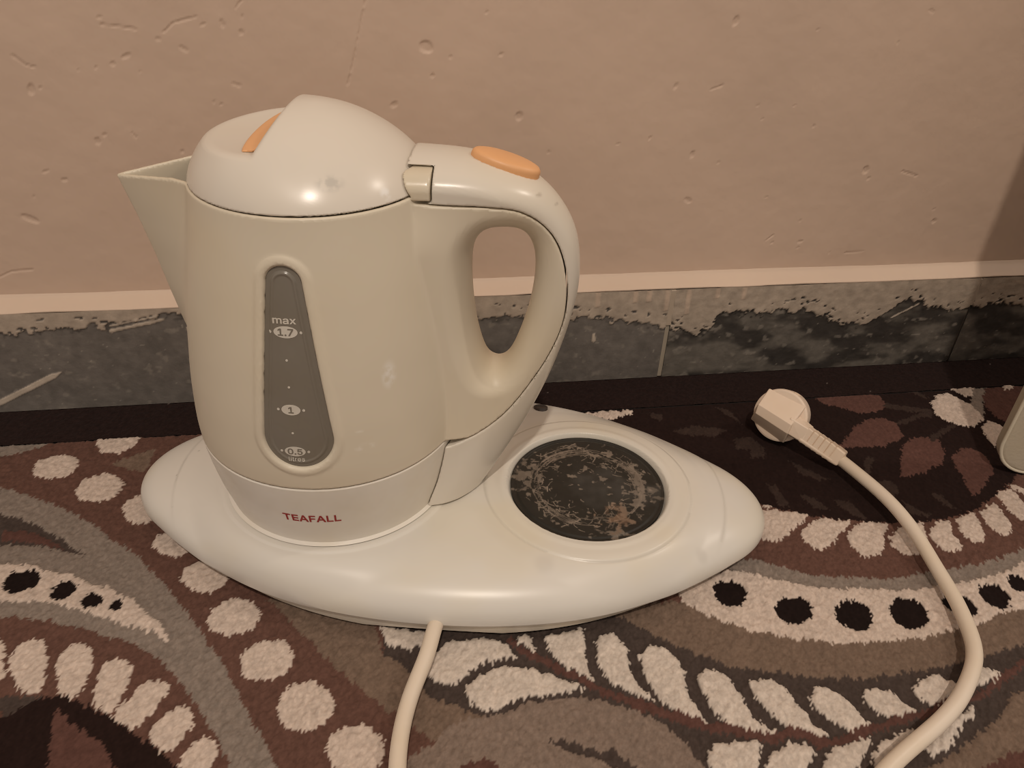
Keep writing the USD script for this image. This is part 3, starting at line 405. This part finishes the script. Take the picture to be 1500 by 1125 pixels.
def hot_plate():
    r = np.r_[np.linspace(0, 0.0497, 150), [0.0500, 0.0500]]; a = np.linspace(0, 2 * np.pi, 500)
    RR, AA = np.meshgrid(r, a, indexing='ij'); X, Y = RR * np.cos(AA), RR * np.sin(AA)
    Z = 0.0346 - 0.0006 * sstep(RR, 0.0455, 0.0478) + 0.0005 * sstep(RR, 0.0478, 0.0490) + 0 * X; Z[-1] -= 0.004
    P = np.stack([X, Y, Z], -1); q = P.reshape(-1, 3)
    col = np.tile([0.017, 0.0155, 0.012], (len(q), 1))
    x, y = q[:, 0], q[:, 1]; rr = np.hypot(x, y); g = np.zeros(len(q)); rg = np.random.default_rng(23)
    def line(p, w, a):
        nonlocal g
        for p0, p1 in zip(p[:-1], p[1:]):
            k = np.nonzero((np.abs(x - (p0[0] + p1[0]) / 2) < 0.008) & (np.abs(y - (p0[1] + p1[1]) / 2) < 0.008))[0]
            e = p1 - p0; t_ = np.clip(((x[k] - p0[0]) * e[0] + (y[k] - p0[1]) * e[1]) / (e @ e + 1e-12), 0, 1)
            g[k] = np.maximum(g[k], a * (1 - sstep(np.hypot(x[k] - p0[0] - t_ * e[0], y[k] - p0[1] - t_ * e[1]), w * 0.4, w)))
    for _ in range(330):                           # short scratches, most along a worn ring
        ro = np.clip(rg.normal(0.0335, 0.0048), 0.012, 0.047); an = rg.uniform(0, 2 * np.pi); L = rg.uniform(0.0015, 0.006)
        dr = an + np.pi / 2 + rg.normal(0, 0.75); c0 = ro * np.array([np.cos(an), np.sin(an)]); d0 = np.array([np.cos(dr), np.sin(dr)]) * L / 2
        line(np.array([c0 - d0, c0 + np.array([rg.normal(0, .0004), rg.normal(0, .0004)]), c0 + d0]), rg.uniform(0.00030, 0.00055), rg.uniform(0.3, 0.9))
    for _ in range(44):                            # long circular scratches
        ro = rg.normal(0.0345, 0.0022); a0 = rg.choice([rg.uniform(2.3, 4.2), rg.uniform(-0.9, 1.1), rg.uniform(1.3, 2.0)]); a1 = a0 + rg.uniform(0.25, 0.9); s_ = np.linspace(a0, a1, 9)
        line(np.stack([ro * np.cos(s_), ro * np.sin(s_)], 1) + rg.normal(0, .0002, (9, 2)), 0.0005, rg.uniform(0.4, 0.85))
    n = meshkit.fbm(q * np.array([260, 260, 1]), 4, 3); an = np.arctan2(y, x)
    patch = sstep(n + 0.16 * np.exp(-((rr - 0.0345) / 0.005) ** 2) * (0.3 + 1.0 * np.maximum(np.cos(an - 0.15), -0.6) + 0.5 * (np.cos(an - 2.7) > 0.5)) - 0.14 * (rr > 0.043), 0.66, 0.76)
    patch = np.maximum(patch, 0.95 * sstep(n - 55 * np.maximum(np.abs(rr - 0.0345) - 0.0012, 0) - 0.55 * np.maximum(np.abs(an - 0.05) - 0.30, 0), 0.36, 0.46))
    patch = np.maximum(patch, 0.55 * sstep(n - 30 * np.hypot(x - 0.042, y + 0.002), 0.32, 0.46))
    patch = np.maximum(patch, sstep(n - 22 * np.hypot((x - 0.018) * 0.7, y + 0.041), 0.36, 0.5) * 0.8)
    patch = np.maximum(patch, 0.8 * sstep(n - 30 * np.hypot(x + 0.041, (y - 0.006) * 0.55), 0.30, 0.42))
    g = np.maximum(g * (0.65 + 0.5 * (n > 0.45)), 0.75 * patch)
    g = np.maximum(g, 0.8 * (meshkit.noise(q * 700, 6) > 0.975) * (rr > 0.02))
    haze = 0.16 * sstep(meshkit.fbm(q * 70, 3, 15) - 16 * np.hypot(x * 0.6 - 0.004, y + 0.002), 0.1, 0.5)
    gc = np.array([0.23, 0.185, 0.145]); col = col * (1 - g[:, None]) + gc * g[:, None]
    br = 0.6 * sstep(n - 26 * np.hypot(x - 0.017, y + 0.029), 0.24, 0.46); col = col * (1 - br[:, None]) + np.array([0.22, 0.135, 0.085]) * br[:, None]
    col = col * (1 - haze[:, None]) + np.array([0.20, 0.19, 0.175]) * haze[:, None]
    m = grid_mesh(P)
    if m.face_normals[m.area_faces.argmax(), 2] < 0: m.invert()
    return m, col
pm_, pc_ = hot_plate(); pm_.apply_translation((PX, -YO, 0))
obj('hot_plate', pm_, PLATEM, pb, smooth=True, tint=pc_, label='round black hot plate with a worn ring of scratches')
ind = lathe([(0, 0.0015), (0.004, 0.0014), (0.0052, 0.0006), (0.0055, -0.002), (0, -0.002)], 32); ind.apply_transform(trimesh.transformations.rotation_matrix(math.radians(-22), (1, 0, 0))); ind.apply_translation((0.0570, 0.0788, float(dome_z(0.0570, 0.0788, 0.79)) + 0.0002))
obj('indicator_lens', ind, LENSM, pb, label='small dark oval indicator window')

# ------------------------------------------------------------------ kettle
kw = to_world(KX + BX, 0.0)
kt = thing('kettle', 'cream plastic electric jug kettle with domed lid and peach buttons, standing on the ivory stand', 'kettle', (kw[0], kw[1], 0.0386), PHI)
ZK = 0.0374
def kobj(name, m, mat_, parent=None, smooth=35, tint=None, label=None):
    if hasattr(m, 'to_mesh'): q = m.to_mesh(); m = trimesh.Trimesh(q.vert_properties[:, :3], q.tri_verts, process=False)
    m = m.copy(); m.apply_translation((0, 0, -ZK)); return obj(name, m, mat_, parent if parent is not None else kt, smooth, tint, label)
_R = PchipInterpolator([0.0, 0.030, 0.0385, 0.060, 0.088, 0.100, 0.120, 0.150, 0.190, 0.2355, 0.300], [0.064, 0.0672, 0.0686, 0.0737, 0.0776, 0.0781, 0.0774, 0.0745, 0.0686, 0.0614, 0.055])
_zt = np.linspace(0, 0.3, 1201); _rt = _R(_zt)
def Rz(z): return np.interp(z, _zt, _rt)
def cx(z): return 0.0033 * np.clip((z - 0.09) / 0.145, 0, 1)           # the jug leans a little towards its handle
def poly_field(pts, lo=(-0.21, -0.06), hi=(0.20, 0.30), h=0.0005, smooth=0.0):
    pts = np.asarray(pts, float)
    xs = np.arange(lo[0], hi[0], h); zs = np.arange(lo[1], hi[1], h); X, Z = np.meshgrid(xs, zs, indexing='ij')
    d = np.full(X.shape, 9.0)
    for a, b in zip(pts, np.roll(pts, -1, 0)):
        e = b - a; t_ = np.clip(((X - a[0]) * e[0] + (Z - a[1]) * e[1]) / (e @ e), 0, 1)
        d = np.minimum(d, np.hypot(X - a[0] - t_ * e[0], Z - a[1] - t_ * e[1]))
    s_ = inside(X.ravel(), Z.ravel(), pts).reshape(X.shape); d = np.where(s_, -d, d)
    if smooth: d = gaussian_filter(d, smooth / h)
    d = d.astype(np.float32)
    def f(x, z):
        x, z = np.broadcast_arrays(x, z); i = np.clip((x - lo[0]) / h, 0, len(xs) - 1.001); j = np.clip((z - lo[1]) / h, 0, len(zs) - 1.001)
        a, b = i.astype(int), j.astype(int); u, v = i - a, j - b
        return (d[a, b] * (1 - u) + d[a + 1, b] * u) * (1 - v) + (d[a, b + 1] * (1 - u) + d[a + 1, b + 1] * u) * v
    return f
def spline_loop(pts, n=240, closed=True):
    p = np.asarray(pts, float); p = np.vstack([p, p[:1]]) if closed else p
    t_ = np.r_[0, np.cumsum(np.sqrt(np.linalg.norm(np.diff(p, axis=0), axis=1)))]
    return CubicSpline(t_, p, bc_type='periodic' if closed else 'natural')(np.linspace(0, t_[-1], n))[:-1 if closed else None]
arc = spline_loop([(0.030, 0.2498), (0.060, 0.2498), (0.085, 0.2486), (0.105, 0.2442), (0.120, 0.2368), (0.131, 0.2262), (0.139, 0.2120), (0.1425, 0.196), (0.1430, 0.178), (0.1395, 0.155), (0.132, 0.125), (0.120, 0.092), (0.108, 0.066), (0.0985, 0.047), (0.091, 0.033), (0.083, 0.015)], 170, False)
OUT = poly_field(np.vstack([arc, [(0.075, -0.04), (-0.05, -0.04), (-0.05, 0.2498)]]), smooth=0.0012)
HOLE = poly_field(spline_loop([(0.1005, 0.2135), (0.1105, 0.2120), (0.1168, 0.2035), (0.1190, 0.190), (0.1172, 0.169), (0.1115, 0.146), (0.1040, 0.130), (0.0975, 0.1275), (0.0905, 0.141), (0.0860, 0.165), (0.0848, 0.191), (0.0872, 0.205), (0.0930, 0.212)]), smooth=0.001)
SEAM = poly_field(np.vstack([spline_loop([(0.050, 0.2328), (0.075, 0.2313), (0.096, 0.2305), (0.108, 0.2284), (0.1165, 0.2240), (0.1250, 0.2160), (0.1318, 0.2040), (0.1362, 0.1850), (0.1358, 0.162), (0.1280, 0.138), (0.1140, 0.113), (0.0990, 0.0957), (0.0830, 0.0868), (0.0745, 0.0838)], 120, False), [(0.04, 0.0815), (-0.2, 0.0815), (-0.2, 0.2335)]]))
def f_fin(x, y, z, hole=True):
    top = sstep(z, 0.205, 0.236)
    H = np.interp(x, [0.04, 0.06, 0.08, 0.10, 0.12, 0.145], [0.0345, 0.0328, 0.0272, 0.0196, 0.0156, 0.0146])
    H = H * (1 - top) + top * np.interp(x, [0.04, 0.075, 0.10, 0.125, 0.145], [0.0295, 0.0275, 0.0250, 0.0185, 0.0146])
    ro = 0.0125 + 0.012 * (1 - sstep(z, 0.07, 0.17))
    qo = np.maximum(ro + OUT(x, z), 0) / ro; qi = np.maximum(0.0135 - HOLE(x, z), 0) / 0.0135
    return (np.sqrt(qo * qo + qi * qi + (y / H) ** 2 + 1e-9) - 1) * 0.0145
def capsule2(px, py, r1, r2, h):
    px = np.abs(px); b = (r1 - r2) / h; a = np.sqrt(1 - b * b); k = -b * px + a * py
    return np.where(k < 0, np.hypot(px, py) - r1, np.where(k > a * h, np.hypot(px, py - h) - r2, px * a + py * b - r1))
GX, GZ0, GZ1, GR0, GR1 = 0.003, 0.1215, 0.2045, 0.0178, 0.0086
def gauge_d(x, z): return capsule2(x - GX, z - GZ0, GR0, GR1, GZ1 - GZ0)
def keel(z): return np.interp(z, [0.100, 0.130, 0.145, 0.165, 0.185, 0.207, 0.229, 0.240], [0.0720, 0.0790, 0.0825, 0.0862, 0.0895, 0.0942, 0.1000, 0.1035])
def f_jug(x, y, z):
    r = np.hypot(x - cx(z), y); R = Rz(z)
    body = r - R
    kl = keel(z); rs = np.minimum(R - 0.0085 - 0.0065 * sstep(z, 0.13, 0.19), 0.0022 + 0.92 * (kl - 0.0022))
    sp = capsule2(y + 0 * x, cx(z) - x + 0 * y, rs, np.full_like(rs + 0 * kl, 0.0022), kl + cx(z) - 0.0022)
    return smin(body, sp, 0.0075 - 0.0055 * sstep(z, 0.18, 0.232))
def f_shell(x, y, z):
    out = f_jug(x, y, z)
    d2 = gauge_d(x, z)
    bump = -0.0026 * (1 - sstep(d2, -0.0010, 0.0006)) + 0.0009 * sstep(d2, 0.0002, 0.0016) * (1 - sstep(d2, 0.0034, 0.0060))
    out = out - np.where(y < -0.02, bump, 0)
    zc = 0.2350 + 0.17 * np.minimum(0, x + 0.062)
    fin = np.maximum(f_fin(x, y, z), SEAM(x, z) + 0.00035)
    s_ = smin(out, fin, 0.0012)
    s_ = smax(s_, z - zc, 0.0008); s_ = smax(s_, 0.0883 - z, 0.0006)
    cav = np.maximum(f_jug(x, y, z) + 0.0024, 0.14 - z)
    return smax(s_, -cav, 0.0010)
shell = nets(f_shell, (-0.108, -0.086, 0.0830), (0.141, 0.086, 0.2385), 0.00115)
MARKS_AND_GLINT = {'body': [(0.0478, -0.0568, 0.152, 0.0045, 0.010, (0.80, 0.76, 0.70), 0.75), (0.0354, -0.0692, 0.1134, 0.0075, 0.0030, (0.78, 0.73, 0.64), 0.7), (0.0335, -0.0700, 0.1240, 0.0030, 0.0009, (0.78, 0.73, 0.64), 0.6), (-0.0528, -0.0564, 0.123, 0.004, 0.006, (0.74, 0.60, 0.52), 0.3), (-0.0291, -0.0685, 0.150, 0.0007, 0.0007, (0.12, 0.08, 0.05), 0.8)],
 'lid': [(0.0242, -0.0469, 0.2469, 0.0085, 0.0042, (0.40, 0.38, 0.34), 0.5), (0.0472, -0.0372, 0.2396, 0.0035, 0.0045, (0.85, 0.83, 0.80), 0.7)],  # grey mark, then a white patch painted where the side lamp glints
 'cover': [(0.1180, -0.012, 0.234, 0.004, 0.0012, (0.20, 0.15, 0.10), 0.45), (0.128, -0.008, 0.228, 0.003, 0.001, (0.25, 0.2, 0.15), 0.4)]}

def worn(v, base, marks):  # yellowing and scuffs, plus the glint painted into the lid colour
    c = np.tile(base, (len(v), 1)); n = meshkit.fbm(v * 320, 3, 8)
    y_ = sstep(meshkit.fbm(v * 16, 3, 19), 0.40, 0.70)[:, None] * 0.35; c = c * (1 - y_) + c * np.array([0.98, 0.93, 0.82]) * y_
    for (x, y, z, rx, rz, col, amt) in marks:
        d = np.sqrt(((v[:, 0] - x) / rx) ** 2 + ((v[:, 1] - y) / max(rx, rz)) ** 2 + ((v[:, 2] - z) / rz) ** 2)
        a = (amt * (1 - sstep(d, 0.3, 1.0)) * sstep(n, 0.36, 0.56))[:, None]; c = c * (1 - a) + np.array(col) * a
    return c
CREAMT = tinted('kettle_cream_worn', 0.44, 400.0, 0.02, 0.0005, 12.0, 0.035, spec=0.5)
IVORYT = tinted('kettle_ivory_worn', 0.26, 400.0, 0.015, 0.0005, 12.0, 0.03, spec=0.5)
kobj('body', shell, CREAMT, smooth=True, tint=worn(shell.vertices, [0.665, 0.59, 0.465], MARKS_AND_GLINT['body']), label='cream jug body with pouring spout and moulded inner handle')

ringp = [(0.060, 0.0390), (0.0690, 0.0376), (0.0700, 0.0376), (0.0709, 0.0382)] + [(float(Rz(z)), z) for z in np.linspace(0.0394, 0.0868, 30)] + [(float(Rz(0.0875)) - 0.0006, 0.0875), (0.070, 0.0876)]
kobj('base_ring', lathe(ringp, 240), RINGM, smooth=40, label='greyish white ring around the foot, with red lettering')

LX = 0.0033
def f_lid(x, y, z, part='white'):
    r = np.hypot(x - LX, y)
    zz = np.maximum(z - 0.2330, 0)
    fr = sstep(-x, -0.012, 0.030)
    dm = ((np.maximum(r, 1e-5) / 0.0612) ** (1.75 + 0.75 * fr) + (zz / 0.0382) ** (1.4 + 0.15 * fr)) ** 0.6 - 1                     # the whole dome
    dm = dm * 0.026
    d1 = (z - (0.2530 + 0.0028 * ((x + 0.015) ** 2 + y * y) / 0.0016)) * 0.9                               # the shallow dish in front
    pl = -(x + 0.0035 + 0.57 * (0.271 - z)) / math.hypot(1, 0.57)                                         # < 0 on the handle side of the step
    if part == 'button':
        lens = (np.sqrt(((x + 0.0158) / 0.0064) ** 2 + (y / 0.0400) ** 2) - 1) * 0.0064
        top = z - (0.2570 - 0.7 * y * y + 0.10 * (x + 0.0150))
        return np.maximum(np.maximum(smax(lens, top, 0.0012), 0.2510 - z), -(f_lid(x, y, z) - 0.0002))
    q = smax(dm, smin(d1, pl, 0.0012), 0.0022)
    return smax(q, 0.2354 - z, 0.0005)
def f_lid_cut(x, y, z):
    return f_lid(x, y, z)
lid = nets(f_lid_cut, (-0.0640, -0.0640, 0.2325), (0.0640, 0.0640, 0.2780), 0.0009)
lidp = kobj('lid', lid, IVORYT, smooth=True, tint=worn(lid.vertices, [0.69, 0.63, 0.545], MARKS_AND_GLINT['lid']), label='glossy ivory domed lid with a stepped front')
kobj('lid_button', nets(lambda x, y, z: f_lid(x, y, z, 'button'), (-0.046, -0.050, 0.240), (0.012, 0.050, 0.2765), 0.0007), PEACH, parent=lidp, smooth=40, label='peach crescent button under the step of the lid')

BUT_C = np.array([0.1012, 0.0, 0.2446]); BUT_T = math.radians(15.5)
def but_local(x, z): return (x - BUT_C[0]) * math.cos(BUT_T) - (z - BUT_C[2]) * math.sin(BUT_T), (x - BUT_C[0]) * math.sin(BUT_T) + (z - BUT_C[2]) * math.cos(BUT_T)
HB = (0.0440, 0.0668, 0.2336, 0.2462)                                   # hinge block: x0, x1, z0, z1
def f_cover(x, y, z):
    q = smax(f_fin(x, y, z), 0.00035 - SEAM(x, z), 0.0007)
    q = smax(q, np.where(z < 0.2335, Rz(z) + 0.0004 - np.hypot(x - cx(z), y), 0.0006 - f_lid(x, y, z)), 0.0009)
    q = smax(q, -(z - 0.0381), 0.0008)
    u, w = but_local(x, z)
    pocket = np.maximum((np.hypot(u / 0.0174, y / 0.0093) - 1) * 0.0093, -(w + 0.006))
    q = smax(q, -pocket, 0.0005)
    slot = np.maximum(np.maximum(np.maximum(HB[0] - 0.02 - x, x - HB[1] - 0.0007), np.maximum(HB[2] - 0.001 - z, z - HB[3] - 0.0006)), 0.0125 - np.abs(y))
    return smax(q, -slot, 0.0006)
cover = nets(f_cover, (0.028, -0.038, 0.0365), (0.147, 0.038, 0.2525), 0.00095)
hc = kobj('handle_cover', cover, IVORYT, smooth=True, tint=worn(cover.vertices, [0.68, 0.625, 0.54], MARKS_AND_GLINT['cover']), label='smooth ivory outer strip of the handle')
sb = lathe([(0, 0.0042), (0.50, 0.0041), (0.80, 0.0036), (0.93, 0.0029), (0.985, 0.0018), (1.0, 0.0005), (1.0, -0.0055), (0, -0.0055)], 96)
sb.apply_transform(np.diag([0.0180, 0.0099, 1, 1])); sb.apply_transform(trimesh.transformations.rotation_matrix(BUT_T, (0, 1, 0))); sb.apply_translation(BUT_C)
kobj('switch_button', sb, PEACH, parent=hc, smooth=40, label='oval peach switch button on top of the handle')
def f_hinge(x, y, z, sy):
    q = smax(f_fin(x, y, z) - 0.0003, 0.0004 - f_lid(x, y, z), 0.0004)
    bx_ = np.maximum(np.maximum(HB[0] - x, x - HB[1]), np.maximum(HB[2] - 0.0004 - z, z - HB[3]))
    return smax(q, np.maximum(bx_, 0.0132 - sy * y), 0.0016)
HINGEM = plastic('hinge_cream', (0.66, 0.59, 0.47), 0.25)
for sy in (-1, 1):
    kobj('hinge_block', nets(lambda x, y, z: f_hinge(x, y, z, sy), (0.040, min(sy * 0.010, sy * 0.034), 0.231), (0.069, max(sy * 0.010, sy * 0.034), 0.249), 0.0006), HINGEM, smooth=True)

# water gauge, its print and the lettering
def on_jug(x, z, off): return -(np.sqrt(np.maximum(Rz(z) ** 2 - (x - cx(z)) ** 2, 1e-6)) + off)
def gauge_off(d): return -0.0011 + 0.0008 * sstep(-d, 0.0022, 0.0034) - 0.0004 * sstep(-d, 0.0036, 0.0048)
def gauge():
    a = np.linspace(0, 2 * np.pi, 161)
    bz, bxx = [], []
    for t_ in a:
        lo_, hi_ = 0.0, 0.12; c0 = np.array([GX, (GZ0 + GZ1) / 2 + 0.012 * math.sin(t_)]); d_ = np.array([math.cos(t_), math.sin(t_)])
        for _ in range(40):
            mid = (lo_ + hi_) / 2
            if gauge_d(*(c0 + d_ * mid)) < -0.0002: lo_ = mid
            else: hi_ = mid
        bxx.append(c0[0] + d_[0] * lo_); bz.append(c0[1] + d_[1] * lo_)
    B = np.stack([bxx, bz], 1)
    B = np.stack([np.interp(np.linspace(0, 1, 400), np.r_[0, np.cumsum(np.linalg.norm(np.diff(B, axis=0), axis=1))] / np.linalg.norm(np.diff(B, axis=0), axis=1).sum(), B[:, k]) for k in (0, 1)], 1)
    S = np.stack([np.full(400, GX), np.clip(B[:, 1], GZ0 - 0.004, GZ1 + 0.002)], 1)
    t_ = np.r_[np.linspace(1, 0.62, 26), np.linspace(0.60, 0, 16)]
    Q = S + t_[:, None, None] * (B - S); d = gauge_d(Q[..., 0], Q[..., 1])
    off = gauge_off(d)
    P = np.stack([Q[..., 0], on_jug(Q[..., 0], Q[..., 1], off), Q[..., 1]], -1)
    m = grid_mesh(P)
    if m.face_normals[:, 1].mean() > 0: m.invert()
    return m
gp = kobj('water_gauge', gauge(), GAUGEM, smooth=True, label='smoky grey tapered water level window')
def on_gauge(m, x0, z0, off=0.00008):
    v = np.array(m.vertices); x, z = x0 + v[:, 0], z0 + v[:, 1]; m = m.copy()
    m.vertices = np.stack([x, on_jug(x, z, gauge_off(gauge_d(x, z)) + off + v[:, 2]), z], 1); return m
def centred(s, h, depth=0.00012, bold=False, sx=1.0):
    m = meshkit.text_mesh(s, h, depth, bold); b = m.bounds; m.apply_translation((-(b[0][0] + b[1][0]) / 2, -(b[0][1] + b[1][1]) / 2, 0)); m.apply_scale((sx, 1, 1)); return m
def oval(rx, rz):
    m = lathe([(0, 0.00012), (1, 0.00012), (1, 0.0)], 40); m.apply_transform(np.diag([rx, rz, 1, 1])); return m
kobj('print_mark', on_gauge(centred('max', 0.0034, bold=True, sx=1.25), 0.0020, 0.1865), PRINTM, parent=gp)
kobj('print_mark', on_gauge(centred('litres', 0.0024, sx=1.15), 0.0012, 0.1092), PRINTM, parent=gp)
for s, x0, z0, rx in (('1.7', 0.0022, 0.1810, 0.0058), ('1', 0.0012, 0.1392, 0.0048), ('0.5', 0.0008, 0.1140, 0.0054)):
    kobj('print_mark', on_gauge(oval(rx, 0.0030), x0, z0), PRINTM, parent=gp)
    kobj('print_digit', on_gauge(centred(s, 0.0034, bold=True, sx=1.15), x0, z0, 0.00022), GAUGEM, parent=gp)
    for sg in (-1, 1): kobj('print_mark', on_gauge(oval(0.0007, 0.0007), x0 + sg * (rx + 0.0016), z0), PRINTM, parent=gp)
for x0, z0 in ((0.0016, 0.1665), (0.0014, 0.1520), (0.0008, 0.1255)): kobj('print_mark', on_gauge(oval(0.0006, 0.0006), x0, z0), PRINTM, parent=gp)
lt = centred('TEAFALL', 0.0054, 0.0001, True); lt.apply_scale((0.0335 / (lt.bounds[1][0] - lt.bounds[0][0]), 1, 1))
v = np.array(lt.vertices); z = 0.0635 + v[:, 1] * 0.98; rr = Rz(z) + 0.00012 + v[:, 2]; an = (v[:, 0] + 0.0030) / 0.0768
lt.vertices = np.stack([rr * np.sin(an), -rr * np.cos(an), z], 1)
kobj('lettering', lt, REDM, smooth=False, label='red brand lettering on the foot ring')

# ------------------------------------------------------------------ power cord and plug
CR = 0.0044
pcord = thing('mains_cable', 'cream mains cable looping across the rug to its moulded plug', 'cable', (0.0, 0.0, 0.0))
path = [(0.0135, 0.2905, 0.0108), (0.0115, 0.2850, 0.0122), (0.006, 0.268, 0.0115), (-0.003, 0.248, 0.0080), (-0.0105, 0.222, 0.0060), (-0.0125, 0.200, 0.0056), (-0.008, 0.160, 0.0056), (0.020, 0.110, 0.0056), (0.070, 0.082, 0.0056), (0.125, 0.098, 0.0056), (0.180, 0.140, 0.0056),
        (0.227, 0.176, 0.0078), (0.254, 0.189, 0.009), (0.284, 0.205, 0.0095), (0.298, 0.216, 0.0095), (0.313, 0.232, 0.0090), (0.323, 0.254, 0.0080), (0.327, 0.269, 0.0078), (0.3305, 0.296, 0.0085), (0.3325, 0.323, 0.0105), (0.3305, 0.353, 0.0120), (0.323, 0.386, 0.0115), (0.3165, 0.407, 0.0105), (0.3105, 0.4150, 0.0108)]
obj('cord', tube(path, CR, 24, 420), CORDM, pcord, smooth=60)
U = np.array([0.0265, -0.0330, -0.0085]); U /= np.linalg.norm(U)
N = np.array([-0.74, -0.50, 0.46]); N -= U * (N @ U); N /= np.linalg.norm(N); Vv = np.cross(N, U)
PC = np.array([0.2895, 0.4440, 0.0215])
def place(m):
    if hasattr(m, 'to_mesh'): q = m.to_mesh(); m = trimesh.Trimesh(q.vert_properties[:, :3], q.tri_verts, process=False)
    m = m.copy(); m.vertices = PC + np.array(m.vertices) @ np.stack([U, Vv, N]); m.fix_normals(); return m
PR = 0.0207
disc = lathe([(0, -0.0190), (PR - 0.005, -0.0190), (PR - 0.003, -0.0180), (PR - 0.0015, -0.0155), (PR, 0.0), (PR - 0.0004, 0.0022), (PR - 0.0022, 0.0036), (0, 0.0040)], 72)
for an in (90, -90):
    c = trimesh.creation.box((0.0052, 0.004, 0.013)); c.apply_translation((0, PR - 0.0004, -0.006)); c.apply_transform(trimesh.transformations.rotation_matrix(math.radians(an - 90), (0, 0, 1)))
    a_ = m3.Manifold(m3.Mesh(np.asarray(disc.vertices, np.float32), np.asarray(disc.faces, np.uint32))); b_ = m3.Manifold(m3.Mesh(np.asarray(c.vertices, np.float32), np.asarray(c.faces, np.uint32)))
    q = (a_ - b_).to_mesh(); 
    if len(q.tri_verts): disc = trimesh.Trimesh(q.vert_properties[:, :3], q.tri_verts, process=False)
obj('plug_head', place(disc), PLUGM, pcord, smooth=40)
def hull(points, r): return m3.Manifold.batch_hull([m3.Manifold.sphere(rr, 16).translate(list(map(float, p))) for p, rr in zip(points, np.broadcast_to(r, len(points)))])
body = hull([(-0.0155, -0.0140, 0.003), (-0.0170, 0.0120, 0.003), (0.0130, -0.0150, 0.003), (0.0110, 0.0155, 0.003), (-0.0150, 0.0000, 0.0148), (0.0120, 0.0010, 0.0150), (-0.0135, -0.0060, 0.0140), (0.0130, -0.0055, 0.0140)], 0.0012)
neck = hull([(0.010, -0.0085, 0.0020), (0.010, 0.0075, 0.0020), (0.010, -0.0055, 0.0125), (0.010, 0.0045, 0.0130), (0.0240, -0.0062, 0.0005), (0.0240, 0.0056, 0.0005), (0.0240, -0.0052, 0.0100), (0.0240, 0.0045, 0.0100)], 0.0012)
obj('plug_body', place(body + neck), PLUGM, pcord, smooth=30)
E0 = np.array([0.0235, -0.0004, 0.0052]); E1 = np.array([0.0520, -0.0008, 0.0030])
def along(t_): return E0 + (E1 - E0) * t_
core = hull([along(0), along(1.0)], [0.0050, 0.0050])
parts = core
for k in range(5):
    t0, t1 = 0.03 + k * 0.165, 0.03 + k * 0.165 + 0.085
    parts = parts + hull([along(t0) + (0, s1 * 0.0055, s2 * 0.0048) for s1 in (-1, 1) for s2 in (-1, 1)] + [along(t1) + (0, s1 * 0.0052, s2 * 0.0046) for s1 in (-1, 1) for s2 in (-1, 1)], 0.0012)
for s1 in (-1, 1):
    parts = parts + hull([along(0) + (0, s1 * 0.0046, -s1 * 0.0046), along(0.9) + (0, s1 * 0.0044, -s1 * 0.0044)], 0.0019)
parts = parts + hull([along(0.86) + (0, s1 * 0.0050, s2 * 0.0044) for s1 in (-1, 1) for s2 in (-1, 1)] + [along(1.05) + (0, s1 * 0.0046, s2 * 0.0042) for s1 in (-1, 1) for s2 in (-1, 1)], 0.0016)
obj('strain_relief', place(parts), PLUGM, pcord, smooth=30, label='ribbed cable guard behind the plug')

# ------------------------------------------------------------------ upright panel cut off by the right edge of the picture
PP = (0.4375, 0.3870); pa = -14.0
pan = thing('padded_panel', 'upright beige panel with a rounded bottom corner and pale edging, at the far right', 'panel', (PP[0], PP[1], 0.0012), pa)
def rounded(w, h, r, n=16):
    c = []
    for cx, cz, a0 in ((r, r, 180), (w - r, r, 270), (w - r, h - r, 0), (r, h - r, 90)):
        for a in np.radians(np.linspace(a0, a0 + 90, n)): c.append((cx + r * math.cos(a), cz + r * math.sin(a)))
    return np.array(c)
def slab(w, h, r, y0, y1, ch):
    o = rounded(w - 2 * ch, h - 2 * ch, r - ch, 14) + ch; sp = m3.Manifold.sphere(ch, 16)
    q = m3.Manifold.batch_hull([sp.translate((float(a), y, float(b))) for a, b in o for y in (y0 + ch, y1 - ch)]).to_mesh()
    return trimesh.Trimesh(q.vert_properties[:, :3], q.tri_verts, process=False)
obj('panel_board', slab(0.40, 0.62, 0.026, 0.0, 0.011, 0.003), PANELM, pan, smooth=40)
o = rounded(0.3995, 0.6195, 0.0257, 16) + 0.0003
pts = np.stack([o[:, 0], np.full(len(o), 0.0010), o[:, 1]], -1); pts = np.vstack([pts, pts[:1]]); s_ = np.r_[0, np.cumsum(np.linalg.norm(np.diff(pts, axis=0), axis=1))]; pts = np.stack([np.interp(np.linspace(0, s_[-1], 640), s_, pts[:, i]) for i in range(3)], 1)
obj('edge_trim', tube(pts, 0.0013, 10, 900, (0, 1, 0)), TRIMM, pan, smooth=60, label='thin pale piping along the panel edge')
